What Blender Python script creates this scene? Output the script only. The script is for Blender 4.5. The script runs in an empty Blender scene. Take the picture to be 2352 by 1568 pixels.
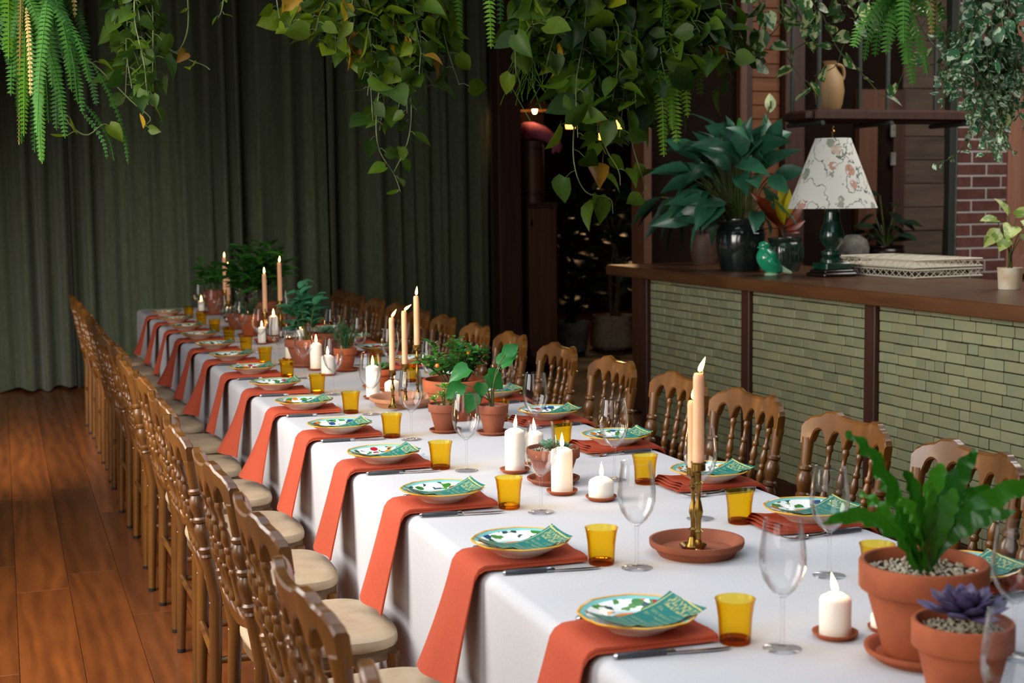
import bpy, math, random
from mathutils import Vector, Matrix
V = Vector
R = math.radians
sc = bpy.context.scene
col = sc.collection
rnd = random.Random(7)

# ------------------------------------------------------------------ camera
IW, IH, FPX = 2352.0, 1568.0, 3267.0
PITCH, YAW, ROLL, CZ = R(5.75), R(19.68), R(-0.7), 1.548
CAMP = V((0, 0, CZ))
FW = V((math.sin(YAW) * math.cos(PITCH), math.cos(YAW) * math.cos(PITCH), -math.sin(PITCH)))
_r0 = V((math.cos(YAW), -math.sin(YAW), 0)); _u0 = _r0.cross(FW)
RT = _r0 * math.cos(ROLL) + _u0 * math.sin(ROLL)
UP = -_r0 * math.sin(ROLL) + _u0 * math.cos(ROLL)
cam = bpy.data.objects.new('camera', bpy.data.cameras.new('camera')); col.objects.link(cam)
cm = Matrix((RT, UP, -FW)).transposed().to_4x4(); cm.translation = CAMP
cam.matrix_world = cm
cam.data.sensor_width = 36; cam.data.lens = FPX * 36 / IW
cam.data.clip_start = 0.05; cam.data.clip_end = 100
cam.data.dof.use_dof = True; cam.data.dof.focus_distance = 4.2; cam.data.dof.aperture_fstop = 5.0
sc.camera = cam

def ray(px, py): return FW * FPX + RT * (px - IW / 2) - UP * (py - IH / 2)
def atz(px, py, z):
    d = ray(px, py); return CAMP + d * ((z - CZ) / d.z)
def aty(px, py, y):
    d = ray(px, py); return CAMP + d * (y / d.y)
def atx(px, py, x):
    d = ray(px, py); return CAMP + d * (x / d.x)
def depth(p): return (V(p) - CAMP).dot(FW)
def size(px, p): return px * depth(p) / FPX          # pixels -> metres at a point
def height(p, py):                                    # height above p of the pixel row py
    d = ray(proj(p)[0], py); k = depth(p) / d.dot(FW); return (CAMP + d * k).z - p[2]
def proj(p):
    v = V(p) - CAMP; k = v.dot(FW); return (IW / 2 + FPX * v.dot(RT) / k, IH / 2 - FPX * v.dot(UP) / k)

# ------------------------------------------------------------------ world, daylight, exposure
w = bpy.data.worlds.new('world'); sc.world = w; w.use_nodes = True
w.node_tree.nodes['Background'].inputs[0].default_value = (.62, .75, .95, 1)
w.node_tree.nodes['Background'].inputs[1].default_value = .6
sc.view_settings.view_transform = 'Standard'; sc.view_settings.look = 'None'
sc.view_settings.exposure = 0.0; sc.view_settings.gamma = 1.0; sc.view_settings.use_curve_mapping = False
def area(name, loc, direc, sx, sy, watts, color, spread=180):
    l = bpy.data.lights.new(name, 'AREA'); l.shape = 'RECTANGLE'; l.size = sx; l.size_y = sy
    l.energy = watts; l.color = color; l.spread = R(spread)
    o = bpy.data.objects.new(name, l); col.objects.link(o); o.location = loc
    o.rotation_euler = V(direc).to_track_quat('-Z', 'Y').to_euler(); return o
WINY = (.9, 4.25, 8.0)
for k, y in enumerate(WINY):                          # daylight through the tall windows of the left wall
    area('window_daylight', (-1.06, y, (2.0, 2.0, 1.1)[k]), ((1, .15, -.35), (1, .2, -.4), (.25, 1, -.55))[k], 2.2, (2.3, 2.3, 1.2)[k], (78, 146, 46)[k], (1.0, .94, .86), (180, 150, 88)[k])
area('skylight_daylight', (1.1, 2.6, 4.25), (0, 0.18, -1), 3.6, 5.6, 82, (.76, .90, 1.0))
area('added_bar_fill', (6.2, 5.6, 4.25), (-.2, .4, -1), 3.0, 3.0, 185, (1.0, .94, .86))  # added light above the bar, brightens its back wall and counter things
cy = sc.cycles
cy.max_bounces = 10; cy.diffuse_bounces = 3; cy.glossy_bounces = 3; cy.transmission_bounces = 4
cy.transparent_max_bounces = 24; cy.sample_clamp_indirect = 4.0; cy.caustics_reflective = False; cy.caustics_refractive = False

# ------------------------------------------------------------------ materials
def lin(h):
    h = h.lstrip('#'); c = [int(h[i:i + 2], 16) / 255 for i in (0, 2, 4)]
    return tuple((x / 12.92 if x <= .04045 else ((x + .055) / 1.055) ** 2.4) for x in c) + (1,)
class N:
    def __init__(s, name):
        s.m = bpy.data.materials.new(name); s.m.use_nodes = True; s.t = s.m.node_tree; s.t.nodes.clear()
        s.out = s.n('ShaderNodeOutputMaterial')
    def n(s, t, ins=None, **kw):
        x = s.t.nodes.new(t)
        for k, v in kw.items(): setattr(x, k, v)
        for k, v in (ins or {}).items():
            if isinstance(v, bpy.types.NodeSocket): s.t.links.new(v, x.inputs[k])
            else: x.inputs[k].default_value = v
        return x
    def mix(s, f, a, b, mode='MIX'):
        x = s.n('ShaderNodeMix', data_type='RGBA', blend_type=mode)
        for i, v in ((0, f), (6, a), (7, b)):
            if isinstance(v, bpy.types.NodeSocket): s.t.links.new(v, x.inputs[i])
            else: x.inputs[i].default_value = v
        return x.outputs[2]
    def math(s, op, a, b=0.0, c=None):
        x = s.n('ShaderNodeMath', operation=op)
        for i, v in enumerate((a, b) if c is None else (a, b, c)):
            if isinstance(v, bpy.types.NodeSocket): s.t.links.new(v, x.inputs[i])
            else: x.inputs[i].default_value = v
        return x.outputs[0]
    def coords(s, scale=(1, 1, 1), jitter=True):
        tc = s.n('ShaderNodeTexCoord').outputs['Object']
        mp = s.n('ShaderNodeMapping', {'Vector': tc, 'Scale': scale})
        if not jitter: return mp.outputs[0]
        oi = s.n('ShaderNodeObjectInfo').outputs['Random']
        k = s.math('MULTIPLY', oi, 37.0)
        return s.n('ShaderNodeVectorMath', {0: mp.outputs[0], 1: s.n('ShaderNodeCombineXYZ', {0: k, 1: k, 2: k}).outputs[0]}, operation='ADD').outputs[0]
    def noise(s, vec, scale, detail=3, rough=.55):
        return s.n('ShaderNodeTexNoise', {'Vector': vec, 'Scale': scale, 'Detail': detail, 'Roughness': rough}).outputs['Fac']
    def ramp(s, f, stops, interp='LINEAR'):
        x = s.n('ShaderNodeValToRGB', {0: f}); x.color_ramp.interpolation = interp
        e = x.color_ramp.elements
        e[0].position, e[0].color = stops[0][0], stops[0][1]; e[1].position, e[1].color = stops[-1][0], stops[-1][1]
        for p, c in stops[1:-1]:
            y = e.new(p); y.color = c
        return x.outputs[0]
    def vary(s, color, amt):                                  # per-object brightness
        oi = s.n('ShaderNodeObjectInfo').outputs['Random']
        v = s.n('ShaderNodeMapRange', {0: oi, 3: 1 - amt, 4: 1 + amt}).outputs[0]
        return s.n('ShaderNodeHueSaturation', {'Value': v, 'Color': color}).outputs[0]
    def bsdf(s, color, rough=.5, metal=0, spec=.5, bump=None, sub=0, coat=0, sheen=0):
        p = s.n('ShaderNodeBsdfPrincipled')
        for k, v in (('Base Color', color), ('Roughness', rough), ('Metallic', metal), ('Specular IOR Level', spec)):
            if isinstance(v, bpy.types.NodeSocket): s.t.links.new(v, p.inputs[k])
            else: p.inputs[k].default_value = v
        if coat: p.inputs['Coat Weight'].default_value = coat; p.inputs['Coat Roughness'].default_value = .12
        if sheen: p.inputs['Sheen Weight'].default_value = sheen
        if sub:
            p.inputs['Subsurface Weight'].default_value = sub; p.inputs['Subsurface Radius'].default_value = (1, .5, .3)
            p.inputs['Subsurface Scale'].default_value = .015
        if bump:
            b = s.n('ShaderNodeBump', {'Height': bump[0], 'Strength': bump[1], 'Distance': bump[2]})
            s.t.links.new(b.outputs[0], p.inputs['Normal'])
        s.t.links.new(p.outputs[0], s.out.inputs[0]); s.p = p
        return s.m
def plain(name, hexa, rough=.5, hex2=None, scale=8, vary=0, bump=0, metal=0, spec=.5, stretch=(1, 1, 1), coat=0, sub=0, sheen=0, detail=3, lo=.35, hi=.65):
    n = N(name); c = lin(hexa); b = None
    if hex2 or bump:
        f = n.noise(n.coords(stretch), scale, detail)
        if hex2: c = n.ramp(f, [(lo, lin(hexa)), (hi, lin(hex2))])
        if bump: b = (f, bump, .004)
    if vary: c = n.vary(c, vary)
    return n.bsdf(c, rough, metal, spec, b, sub, coat, sheen)
def leafy(name, ha, hb, trans=.35, rough=.38, spec=.5, veins=False, hc=None):
    n = N(name); oi = n.n('ShaderNodeObjectInfo').outputs['Random']
    c = n.ramp(oi, [(0, lin(ha)), (1, lin(hb))] if not hc else [(0, lin(ha)), (.96, lin(hb)), (.985, lin(hc)), (1, lin(hc))])
    f = n.noise(n.coords((1, 1, 1)), 4, 2)
    c = n.mix(.35, c, n.ramp(f, [(.3, (.35, .35, .35, 1)), (.7, (1, 1, 1, 1))]), 'MULTIPLY')
    n.bsdf(c, rough, 0, spec)
    tr = n.n('ShaderNodeBsdfTranslucent', {'Color': c})
    mx = n.n('ShaderNodeMixShader', {0: trans, 1: n.p.outputs[0], 2: tr.outputs[0]})
    n.t.links.new(mx.outputs[0], n.out.inputs[0]); return n.m
def variegated(name, green, cream, scale, edge=.5):
    n = N(name); f = n.noise(n.coords((1, .6, 1)), scale, 2)
    c = n.vary(n.ramp(f, [(edge - .03, lin(green)), (edge + .03, lin(cream))]), .25)
    n.bsdf(c, .4)
    tr = n.n('ShaderNodeBsdfTranslucent', {'Color': c})
    mx = n.n('ShaderNodeMixShader', {0: .3, 1: n.p.outputs[0], 2: tr.outputs[0]})
    n.t.links.new(mx.outputs[0], n.out.inputs[0]); return n.m
def glassy(name, face, edge, refl=.10, tint_pow=3.0, cap=.3):
    n = N(name); lw = n.n('ShaderNodeLayerWeight', {0: refl})
    fac = n.math('POWER', n.n('ShaderNodeLayerWeight', {0: .5}).outputs['Facing'], tint_pow)
    rf = n.math('MINIMUM', lw.outputs['Fresnel'], cap)
    tr = n.n('ShaderNodeBsdfTransparent', {0: n.mix(fac, face, edge)})
    gl = n.n('ShaderNodeBsdfGlossy', {0: (1, 1, 1, 1), 'Roughness': .03})
    mx = n.n('ShaderNodeMixShader', {0: rf, 1: tr.outputs[0], 2: gl.outputs[0]})
    n.t.links.new(mx.outputs[0], n.out.inputs[0]); return n.m
def emit(name, hexa, s):
    n = N(name); e = n.n('ShaderNodeEmission', {0: lin(hexa), 1: s}); n.t.links.new(e.outputs[0], n.out.inputs[0]); return n.m
def wood(name, ha, hb, rough=.4, stretch=(14, 1.2, 14), vary=.15, coat=0, spec=.5, rings=.5):
    n = N(name); v = n.coords(stretch); f = n.noise(v, 2.2, 4, .6)
    wv = n.n('ShaderNodeTexWave', {'Vector': n.coords((stretch[0] * .35, stretch[1] * .35, stretch[2] * .35)), 'Scale': 1.6, 'Distortion': 9, 'Detail': 2, 'Detail Scale': 1.2}).outputs['Fac']
    f2 = n.math('ADD', n.math('MULTIPLY', f, 1 - rings * .5), n.math('MULTIPLY', wv, rings * .5))
    c = n.vary(n.ramp(f2, [(.25, lin(ha)), (.75, lin(hb))]), vary)
    return n.bsdf(c, rough, 0, spec, (f, .12, .002), coat=coat)

mt = {}
mt['cloth'] = plain('tablecloth_linen', '#c0bfc3', .9, '#b9b8bc', 200, bump=.04)
mt['napkin'] = plain('terracotta_linen', '#b34829', .9, '#a74126', 220, bump=.04, vary=.06)
mt['curtain'] = plain('green_curtain_cloth', '#59624a', .95, '#4d563d', 40, stretch=(1, 1, .25), sheen=.2)
mt['chair'] = wood('oak_chair_wood', '#43260a', '#704616', .36, (6, 6, 1.0), .18, coat=.24, rings=.3)
mt['cushion'] = plain('beige_seat_vinyl', '#b9a488', .5, '#a99377', 14, vary=.05)
mt['edge_ply'] = plain('plywood_edge', '#70542f', .5, '#4d3a22', 18, stretch=(1, 1, 26))
mt['screw'] = plain('chrome_screw', '#c8c8c8', .25, metal=1)
mt['rubber'] = plain('black_rubber', '#141211', .7)
mt['steel'] = plain('polished_steel', '#b9babd', .18, metal=1)
mt['knife_handle'] = plain('dark_grey_handle', '#3a3d42', .3)
mt['terra'] = plain('terracotta', '#9f4f29', .8, '#8a4221', 16, vary=.1, bump=.1)
mt['terra_pale'] = plain('pale_terracotta', '#b8866a', .85, '#a87458', 9, vary=.03, bump=.1)
mt['terra_dark'] = plain('brown_terracotta', '#8a4a2e', .8, '#783d25', 10, vary=.06, bump=.1)
mt['soil'] = plain('potting_soil', '#2b2018', .95, '#17110d', 60, bump=.4)
mt['pebble'] = plain('pale_gravel', '#cfc5b0', .9, '#a89c86', 120)
mt['wax'] = plain('white_wax', '#efe9dc', .45, sub=.5)
mt['taper'] = plain('peach_wax', '#dfa679', .5, '#e6b189', 10, sub=.4)
mt['wick'] = plain('charred_wick', '#1a1410', .9)
mt['flame'] = emit('flame_light', '#ffc878', 14)
mt['brass'] = plain('aged_brass', '#9c7a3a', .3, '#6d5426', 25, metal=1)
mt['wine'] = glassy('clear_glass', (.985, .985, .985, 1), (.66, .67, .69, 1), .20, 4.5, .38)
mt['amber'] = glassy('amber_glass', (.998, .86, .30, 1), (.70, .32, .02, 1), .14, 3.0)
mt['amber_base'] = glassy('amber_glass_base', (.93, .52, .07, 1), (.22, .05, .01, 1), .14, 2.0)
mt['stem'] = plain('green_stem', '#4c5a24', .6, '#39451a', 10)
mt['woodstem'] = plain('woody_stem', '#3a2a1a', .8, '#57432c', 20)
mt['pothos'] = leafy('pothos_leaf', '#28440c', '#66780f', .45, .5, .25, hc='#b08a18')
mt['pothos_dark'] = leafy('pothos_leaf_dark', '#1c360a', '#45600e', .45, .5, .25)
mt['yellow_leaf'] = leafy('yellowed_leaf', '#94741c', '#8a5a1c', .4, .5, .25)
mt['fern'] = leafy('fern_green', '#204a14', '#3f7424', .3, .65, .25)
mt['fern_yellow'] = leafy('fern_yellow_green', '#5f941a', '#86ba2a', .45, .55)
mt['fern_light'] = leafy('fern_light_green', '#43862c', '#6cab48', .4, .6, .3)
mt['fern_dry'] = leafy('fern_dry', '#8a7a2e', '#a58a4a', .35, .6)
mt['varieg'] = variegated('variegated_leaf', '#3a6a30', '#c0c68c', 3.2, .53)
mt['varieg_small'] = variegated('small_variegated_leaf', '#3a6c46', '#c2d2b0', 3.4, .55)
mt['lily'] = leafy('peace_lily_leaf', '#1c4a34', '#3d7658', .2, .32)
mt['lily_new'] = leafy('peace_lily_young_leaf', '#2f7a2a', '#3c8a34', .3, .35)
mt['nest'] = leafy('nest_fern_leaf', '#1f5a10', '#4a9020', .35, .32)
mt['purple'] = plain('purple_succulent', '#53476a', .5, '#382d4a', 3, vary=.2)
mt['succ'] = plain('grey_green_succulent', '#6f9478', .5, '#4f7560', 12, vary=.15)
mt['agave'] = plain('agave_green', '#3f6b3a', .45, '#5d8552', 12, vary=.15)
mt['aeon'] = variegated('variegated_aeonium', '#4a8a34', '#c2c96a', 3.5, .52)
mt['bush'] = leafy('bush_leaf', '#1f5220', '#4a8a30', .3, .35)
mt['phil'] = leafy('pleated_leaf', '#1f6a2a', '#2f8038', .3, .35)
mt['rosem'] = leafy('rosemary_green', '#2f5a34', '#4b7a4a', .25, .6)
mt['hoya'] = leafy('blue_green_leaf', '#2f6b4a', '#4a8a62', .3, .4)
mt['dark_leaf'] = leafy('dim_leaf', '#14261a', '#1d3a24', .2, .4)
mt['orange'] = plain('orange_fruit', '#d97a1e', .4)
mt['croton_r'] = leafy('croton_red_leaf', '#6b2a14', '#8a3a1a', .3)
mt['croton_y'] = leafy('croton_yellow_leaf', '#c9b21e', '#a8b41e', .3)
mt['syng'] = variegated('syngonium_leaf', '#7fa032', '#c6d17a', 2.6, .5)
mt['spathe'] = plain('pale_spathe', '#b9c795', .5)
mt['glaze_black'] = plain('black_glaze', '#10181a', .12, '#16221f', 10, coat=.6)
mt['glaze_green'] = plain('dark_green_glaze', '#14211c', .15, '#1c3328', 12, coat=.6)
mt['brown_pot'] = plain('brown_stoneware', '#4a3324', .6, '#3a261a', 12)
mt['bar_wood'] = wood('bar_top_wood', '#3c2210', '#623d21', .4, (8, .8, 8), .0, coat=.15, rings=.35)
mt['dark_wood'] = wood('dark_mahogany', '#2c1710', '#442416', .55, (8, 8, .8), .1, rings=.3)
mt['post_wood'] = wood('post_wood', '#4a2a19', '#633c27', .55, (8, 8, .8), .05, rings=.3)
mt['mortar'] = plain('dark_grout', '#2c2a1e', .95)
mt['brick_green'] = plain('sage_glazed_brick', '#858362', .5, '#797f64', 7, vary=.13, bump=.06)
mt['brick_red'] = plain('red_brick', '#6b4038', .85, '#5a332c', 12, vary=.15, bump=.1)
mt['mortar_pale'] = plain('pale_mortar', '#b8b3ad', .9)
mt['plank'] = wood('floor_oak', '#5c2f12', '#86481c', .36, (8, 1.1, 8), .24, coat=.1, rings=.4)
mt['floor_base'] = wood('floor_underlay', '#3a1d0e', '#4a2814', .5, (6, .8, 6), 0)
mt['wall_dark'] = plain('dark_stained_wall', '#1b0f08', .95, '#140b06', 6, spec=.15)
mt['wall_plain'] = plain('plaster_wall', '#8f877a', .9, '#857d70', 4)
mt['ceil'] = plain('dark_ceiling', '#3a3029', .9)
mt['pink_wood'] = plain('dusty_pink_timber', '#a5745f', .7, '#976650', 6, stretch=(6, 6, .6))
mt['orange_wood'] = wood('amber_cladding', '#5c3113', '#7d471d', .6, (1, 8, 12), .12, rings=.3)
mt['grey_plank'] = wood('weathered_plank', '#42342b', '#5e4c3e', .8, (1, 8, 10), .18, rings=.3)
mt['green_ceramic'] = plain('jade_glaze', '#1f8a62', .15, '#2aa67c', 14, coat=.6)
mt['pale_ceramic'] = plain('pale_celadon', '#a9c7a5', .3)
mt['lamp_green'] = plain('dark_green_lamp_glaze', '#0c2821', .18, '#13372a', 10, coat=.5)
mt['lamp_wood'] = plain('black_lacquer', '#1a0f0e', .25)
mt['tray'] = plain('cream_plastic', '#cfc7b4', .45)
mt['white_pot'] = plain('worn_white_pot', '#cfc7b2', .7, '#b59a78', 9)
mt['stone'] = plain('grey_stone', '#7d7b72', .9, '#5f5d56', 20)
mt['pink'] = plain('pink_plush', '#a5586f', .95, '#8d4a62', 40, bump=.3)
mt['rattan'] = plain('rattan', '#8a5a2a', .7, '#6b431c', 30)
mt['bulb'] = emit('warm_bulb', '#ffc06a', 40)
mt['bokeh'] = emit('warm_lantern', '#ffae4a', 6)
mt['rope'] = plain('brown_rope', '#4a3a28', .9)
mt['basket'] = plain('dark_basket', '#2b2118', .9, '#3b2d20', 30)
mt['burlap'] = plain('burlap', '#94826a', .95, '#7d6c54', 30)
mt['zinc'] = plain('galvanised_pot', '#b4b4b2', .6, '#8d8d8a', 8)
mt['pipe'] = plain('grey_pipe', '#30342e', .6)
mt['plate_under'] = plain('cream_glaze', '#ded3c0', .25)
mt['plate_yellow'] = plain('yellow_glaze', '#e0a52a', .25)
mt['jug'] = plain('ochre_jug', '#8f7048', .6)

def plate_mat():
    n = N('painted_plate'); tc = n.n('ShaderNodeTexCoord').outputs['Object']
    oi = n.n('ShaderNodeObjectInfo').outputs['Random']; k = n.math('MULTIPLY', oi, 3.0)
    s = n.n('ShaderNodeSeparateXYZ', {0: tc})
    r = n.n('ShaderNodeVectorMath', {0: n.n('ShaderNodeCombineXYZ', {0: s.outputs[0], 1: s.outputs[1], 2: 0.0}).outputs[0]}, operation='LENGTH').outputs['Value']
    off = n.n('ShaderNodeVectorMath', {0: tc, 1: n.n('ShaderNodeCombineXYZ', {0: k, 1: k, 2: 0.0}).outputs[0]}, operation='ADD').outputs[0]
    vo = n.n('ShaderNodeTexVoronoi', {'Vector': off, 'Scale': 34.0, 'Randomness': .8}, voronoi_dimensions='2D')
    hue = n.n('ShaderNodeSeparateColor', {0: vo.outputs['Color']}).outputs[0]
    flower = n.ramp(hue, [(0, lin('#f2f2ee')), (.34, lin('#2c4a7a')), (.46, lin('#e07a1e')), (.62, lin('#3a7a2c')), (.78, lin('#a81e34')), (.88, lin('#f2f2ee')), (1, lin('#f2f2ee'))], 'CONSTANT')
    vo2 = n.n('ShaderNodeTexVoronoi', {'Vector': off, 'Scale': 80.0}, voronoi_dimensions='2D')
    dark = n.ramp(n.n('ShaderNodeSeparateColor', {0: vo2.outputs['Color']}).outputs[1], [(0, lin('#eef2f0')), (.68, lin('#2f4a4a')), (.80, lin('#4f8a3a')), (1, lin('#4f8a3a'))], 'CONSTANT')
    band = n.mix(n.math('LESS_THAN', vo.outputs['Distance'], .42), dark, flower)
    def step(e): return n.math('GREATER_THAN', r, e)
    c = n.mix(step(.050), lin('#e8e4d8'), lin('#d97a2a'))
    c = n.mix(step(.057), c, lin('#bcd8de'))
    c = n.mix(step(.062), c, band)
    c = n.mix(step(.098), c, lin('#7fc4c4'))
    return n.bsdf(c, .2)
mt['plate'] = plate_mat()
def card_mat():
    n = N('menu_card_print'); tc = n.n('ShaderNodeTexCoord').outputs['Generated']
    s = n.n('ShaderNodeSeparateXYZ', {0: tc}); x, y = s.outputs[0], s.outputs[1]
    line = n.math('LESS_THAN', n.math('FRACT', n.math('MULTIPLY', x, 15.0)), .55)
    ch = n.math('GREATER_THAN', n.noise(n.n('ShaderNodeMapping', {'Vector': tc, 'Scale': (18, 60, 1)}).outputs[0], 1.0, 1), .50)
    blk = n.math('GREATER_THAN', n.noise(n.n('ShaderNodeMapping', {'Vector': tc, 'Scale': (5, 2.2, 1)}).outputs[0], 1.0, 0), .42)
    inx = n.math('MULTIPLY', n.math('GREATER_THAN', x, .12), n.math('LESS_THAN', x, .86))
    iny = n.math('MULTIPLY', n.math('GREATER_THAN', y, .12), n.math('LESS_THAN', y, .86))
    txt = n.math('MULTIPLY', n.math('MULTIPLY', line, ch), n.math('MULTIPLY', n.math('MULTIPLY', inx, iny), blk))
    orn = n.math('MULTIPLY', n.math('GREATER_THAN', n.noise(n.n('ShaderNodeMapping', {'Vector': tc, 'Scale': (26, 26, 1)}).outputs[0], 1.0, 1), .52), n.math('GREATER_THAN', x, .80))
    orn = n.math('MULTIPLY', orn, n.math('MULTIPLY', iny, n.math('LESS_THAN', x, .93)))
    wob = n.math('MULTIPLY', n.noise(n.n('ShaderNodeMapping', {'Vector': tc, 'Scale': (9, 9, 1)}).outputs[0], 1.0, 1), .03)
    def near(v, e): return n.math('LESS_THAN', n.math('ABSOLUTE', n.math('SUBTRACT', n.math('ADD', v, wob), e)), .009)
    brd = n.math('MAXIMUM', n.math('MAXIMUM', near(x, .05), near(x, .97)), n.math('MAXIMUM', near(y, .07), near(y, .95)))
    f = n.math('MAXIMUM', n.math('MULTIPLY', txt, .36), n.math('MAXIMUM', n.math('MULTIPLY', orn, .7), brd))
    c = n.mix(f, lin('#0c6a64'), lin('#b3ac66'))
    return n.bsdf(c, .55)
mt['card'] = card_mat()
def shade_mat():
    n = N('botanical_shade_fabric'); v = n.coords((1, 1, 1), False)
    f = n.noise(v, 9, 3); f2 = n.noise(v, 26, 3)
    ring = n.math('LESS_THAN', n.math('ABSOLUTE', n.math('SUBTRACT', f, .5)), .010)
    vo = n.n('ShaderNodeTexVoronoi', {'Vector': v, 'Scale': 9.5}); d = vo.outputs['Distance']
    hue = n.n('ShaderNodeSeparateColor', {0: vo.outputs['Color']}).outputs[0]
    fc = n.ramp(hue, [(0, lin('#c98a72')), (.18, lin('#8f9a84')), (.45, lin('#d8c4ac')), (.6, lin('#5f6f66')), (.72, lin('#e6e6dc')), (1, lin('#e6e6dc'))], 'CONSTANT')
    blob = n.math('MULTIPLY', n.math('LESS_THAN', n.math('ADD', d, n.math('MULTIPLY', f2, .35)), .50), n.math('GREATER_THAN', f2, .42))
    c = n.mix(ring, lin('#f0f0e8'), lin('#6f7d72'))
    c = n.mix(n.math('MULTIPLY', blob, .8), c, fc)
    n.bsdf(c, .8)
    tr = n.n('ShaderNodeBsdfTranslucent', {'Color': c})
    mx = n.n('ShaderNodeMixShader', {0: .25, 1: n.p.outputs[0], 2: tr.outputs[0]})
    n.t.links.new(mx.outputs[0], n.out.inputs[0]); return n.m
mt['shade'] = shade_mat()

# ------------------------------------------------------------------ mesh building
class MB:
    def __init__(s): s.v = []; s.f = []
    def add(s, vs, fs):
        b = len(s.v); s.v += [tuple(x) for x in vs]; s.f += [tuple(i + b for i in f) for f in fs]; return s
    def box(s, a, b, m=None):
        x0, y0, z0 = a; x1, y1, z1 = b
        vs = [V(p) for p in ((x0, y0, z0), (x1, y0, z0), (x1, y1, z0), (x0, y1, z0), (x0, y0, z1), (x1, y0, z1), (x1, y1, z1), (x0, y1, z1))]
        if m: vs = [m @ v for v in vs]
        return s.add(vs, [(0, 3, 2, 1), (4, 5, 6, 7), (0, 1, 5, 4), (1, 2, 6, 5), (2, 3, 7, 6), (3, 0, 4, 7)])
    def bbox(s, a, b, c, m=None):                       # box with chamfered edges
        x0, y0, z0 = a; x1, y1, z1 = b; vs = []
        for z, i in ((z0, c), (z0 + c, 0), (z1 - c, 0), (z1, c)):
            for px, py in ((x0 + i + c, y0 + i), (x1 - i - c, y0 + i), (x1 - i, y0 + i + c), (x1 - i, y1 - i - c), (x1 - i - c, y1 - i), (x0 + i + c, y1 - i), (x0 + i, y1 - i - c), (x0 + i, y0 + i + c)):
                vs.append(V((px, py, z)))
        if m: vs = [m @ v for v in vs]
        fs = [tuple(range(7, -1, -1)), tuple(range(24, 32))]
        for k in range(3):
            for j in range(8): fs.append((k * 8 + j, k * 8 + (j + 1) % 8, k * 8 + 8 + (j + 1) % 8, k * 8 + 8 + j))
        return s.add(vs, fs)
    def lathe(s, prof, seg=20, m=None, scallop=None):
        vs = []; fs = []; idx = []
        for r, z in prof:
            if r < 1e-6: idx.append([len(vs)] * seg); vs.append(V((0, 0, z)))
            else:
                row = []
                for k in range(seg):
                    a = 2 * math.pi * k / seg; q = r * (scallop(a, r) if scallop else 1)
                    row.append(len(vs)); vs.append(V((q * math.cos(a), q * math.sin(a), z)))
                idx.append(row)
        for i in range(len(idx) - 1):
            for k in range(seg):
                q = [idx[i][k], idx[i][(k + 1) % seg], idx[i + 1][(k + 1) % seg], idx[i + 1][k]]
                u = list(dict.fromkeys(q))
                if len(u) > 2: fs.append(tuple(u))
        if m: vs = [m @ v for v in vs]
        return s.add(vs, fs)
    def tube(s, pts, rad, seg=8, cap=True):
        pts = [V(p) for p in pts]; n = len(pts)
        rad = rad if isinstance(rad, (list, tuple)) else [rad] * n
        vs = []; fs = []; prev = None
        for i, p in enumerate(pts):
            t = (pts[min(i + 1, n - 1)] - pts[max(i - 1, 0)]).normalized()
            if prev is None:
                a = V((0, 0, 1)) if abs(t.z) < .9 else V((1, 0, 0)); prev = t.cross(a).normalized()
            x = (prev - t * prev.dot(t)).normalized(); prev = x; y = t.cross(x)
            for k in range(seg):
                a = 2 * math.pi * k / seg; vs.append(p + (x * math.cos(a) + y * math.sin(a)) * rad[i])
        for i in range(n - 1):
            for k in range(seg): fs.append((i * seg + k, i * seg + (k + 1) % seg, (i + 1) * seg + (k + 1) % seg, (i + 1) * seg + k))
        if cap: fs += [tuple(range(seg - 1, -1, -1)), tuple(range((n - 1) * seg, n * seg))]
        return s.add(vs, fs)
    def turned(s, a, b, prof, seg=10):                   # lathe profile (t, r) along a segment a -> b
        a, b = V(a), V(b); d = b - a; q = d.to_track_quat('Z', 'Y').to_matrix().to_4x4(); q.translation = a
        L = d.length; return s.lathe([(0, 0)] + [(r, t * L) for t, r in prof] + [(0, L)], seg, q)
    def grid(s, fn, nu, nv, double=False):
        vs = [fn(i / nu, j / nv) for j in range(nv + 1) for i in range(nu + 1)]
        fs = [(j * (nu + 1) + i, j * (nu + 1) + i + 1, (j + 1) * (nu + 1) + i + 1, (j + 1) * (nu + 1) + i) for j in range(nv) for i in range(nu)]
        return s.add(vs, fs)
    def mesh(s, name, mat, smooth=True, sharp=42):
        me = bpy.data.meshes.new(name); me.from_pydata(s.v, [], s.f); me.update()
        if mat: me.materials.append(mt[mat] if isinstance(mat, str) else mat)
        if smooth:
            me.shade_smooth()
            try: me.set_sharp_from_angle(angle=R(sharp))
            except Exception: pass
        return me
def tag(o, label=None, cat=None, group=None, kind=None):
    for k, v in (('label', label), ('category', cat), ('group', group), ('kind', kind)):
        if v: o[k] = v
    return o
def put(me, name, parent=None, m=None):
    o = bpy.data.objects.new(name, me); col.objects.link(o)
    if parent is not None: o.parent = parent
    if m is not None: o.matrix_basis = m if isinstance(m, Matrix) else Matrix.Translation(m)
    return o
def thing(name, label, cat, loc, rz=0, group=None):
    o = bpy.data.objects.new(name, None); col.objects.link(o); o.location = loc; o.rotation_euler = (0, 0, rz)
    o.empty_display_size = .05
    return tag(o, label, cat, group)
def struct(name, mb, mat, smooth=False, parent=None):
    o = put(mb.mesh(name, mat, smooth), name, parent)
    if parent is None: o['kind'] = 'structure'
    return o
def basis(d, n, loc, s=1.0, sx=None):
    d = V(d).normalized(); n = V(n); x = d.cross(n)
    if x.length < 1e-4: x = d.cross(V((.3, .9, .1)))
    x.normalize(); z = x.cross(d)
    m = Matrix((x * (sx or s), d * s, z * s)).transposed().to_4x4(); m.translation = V(loc); return m
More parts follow.
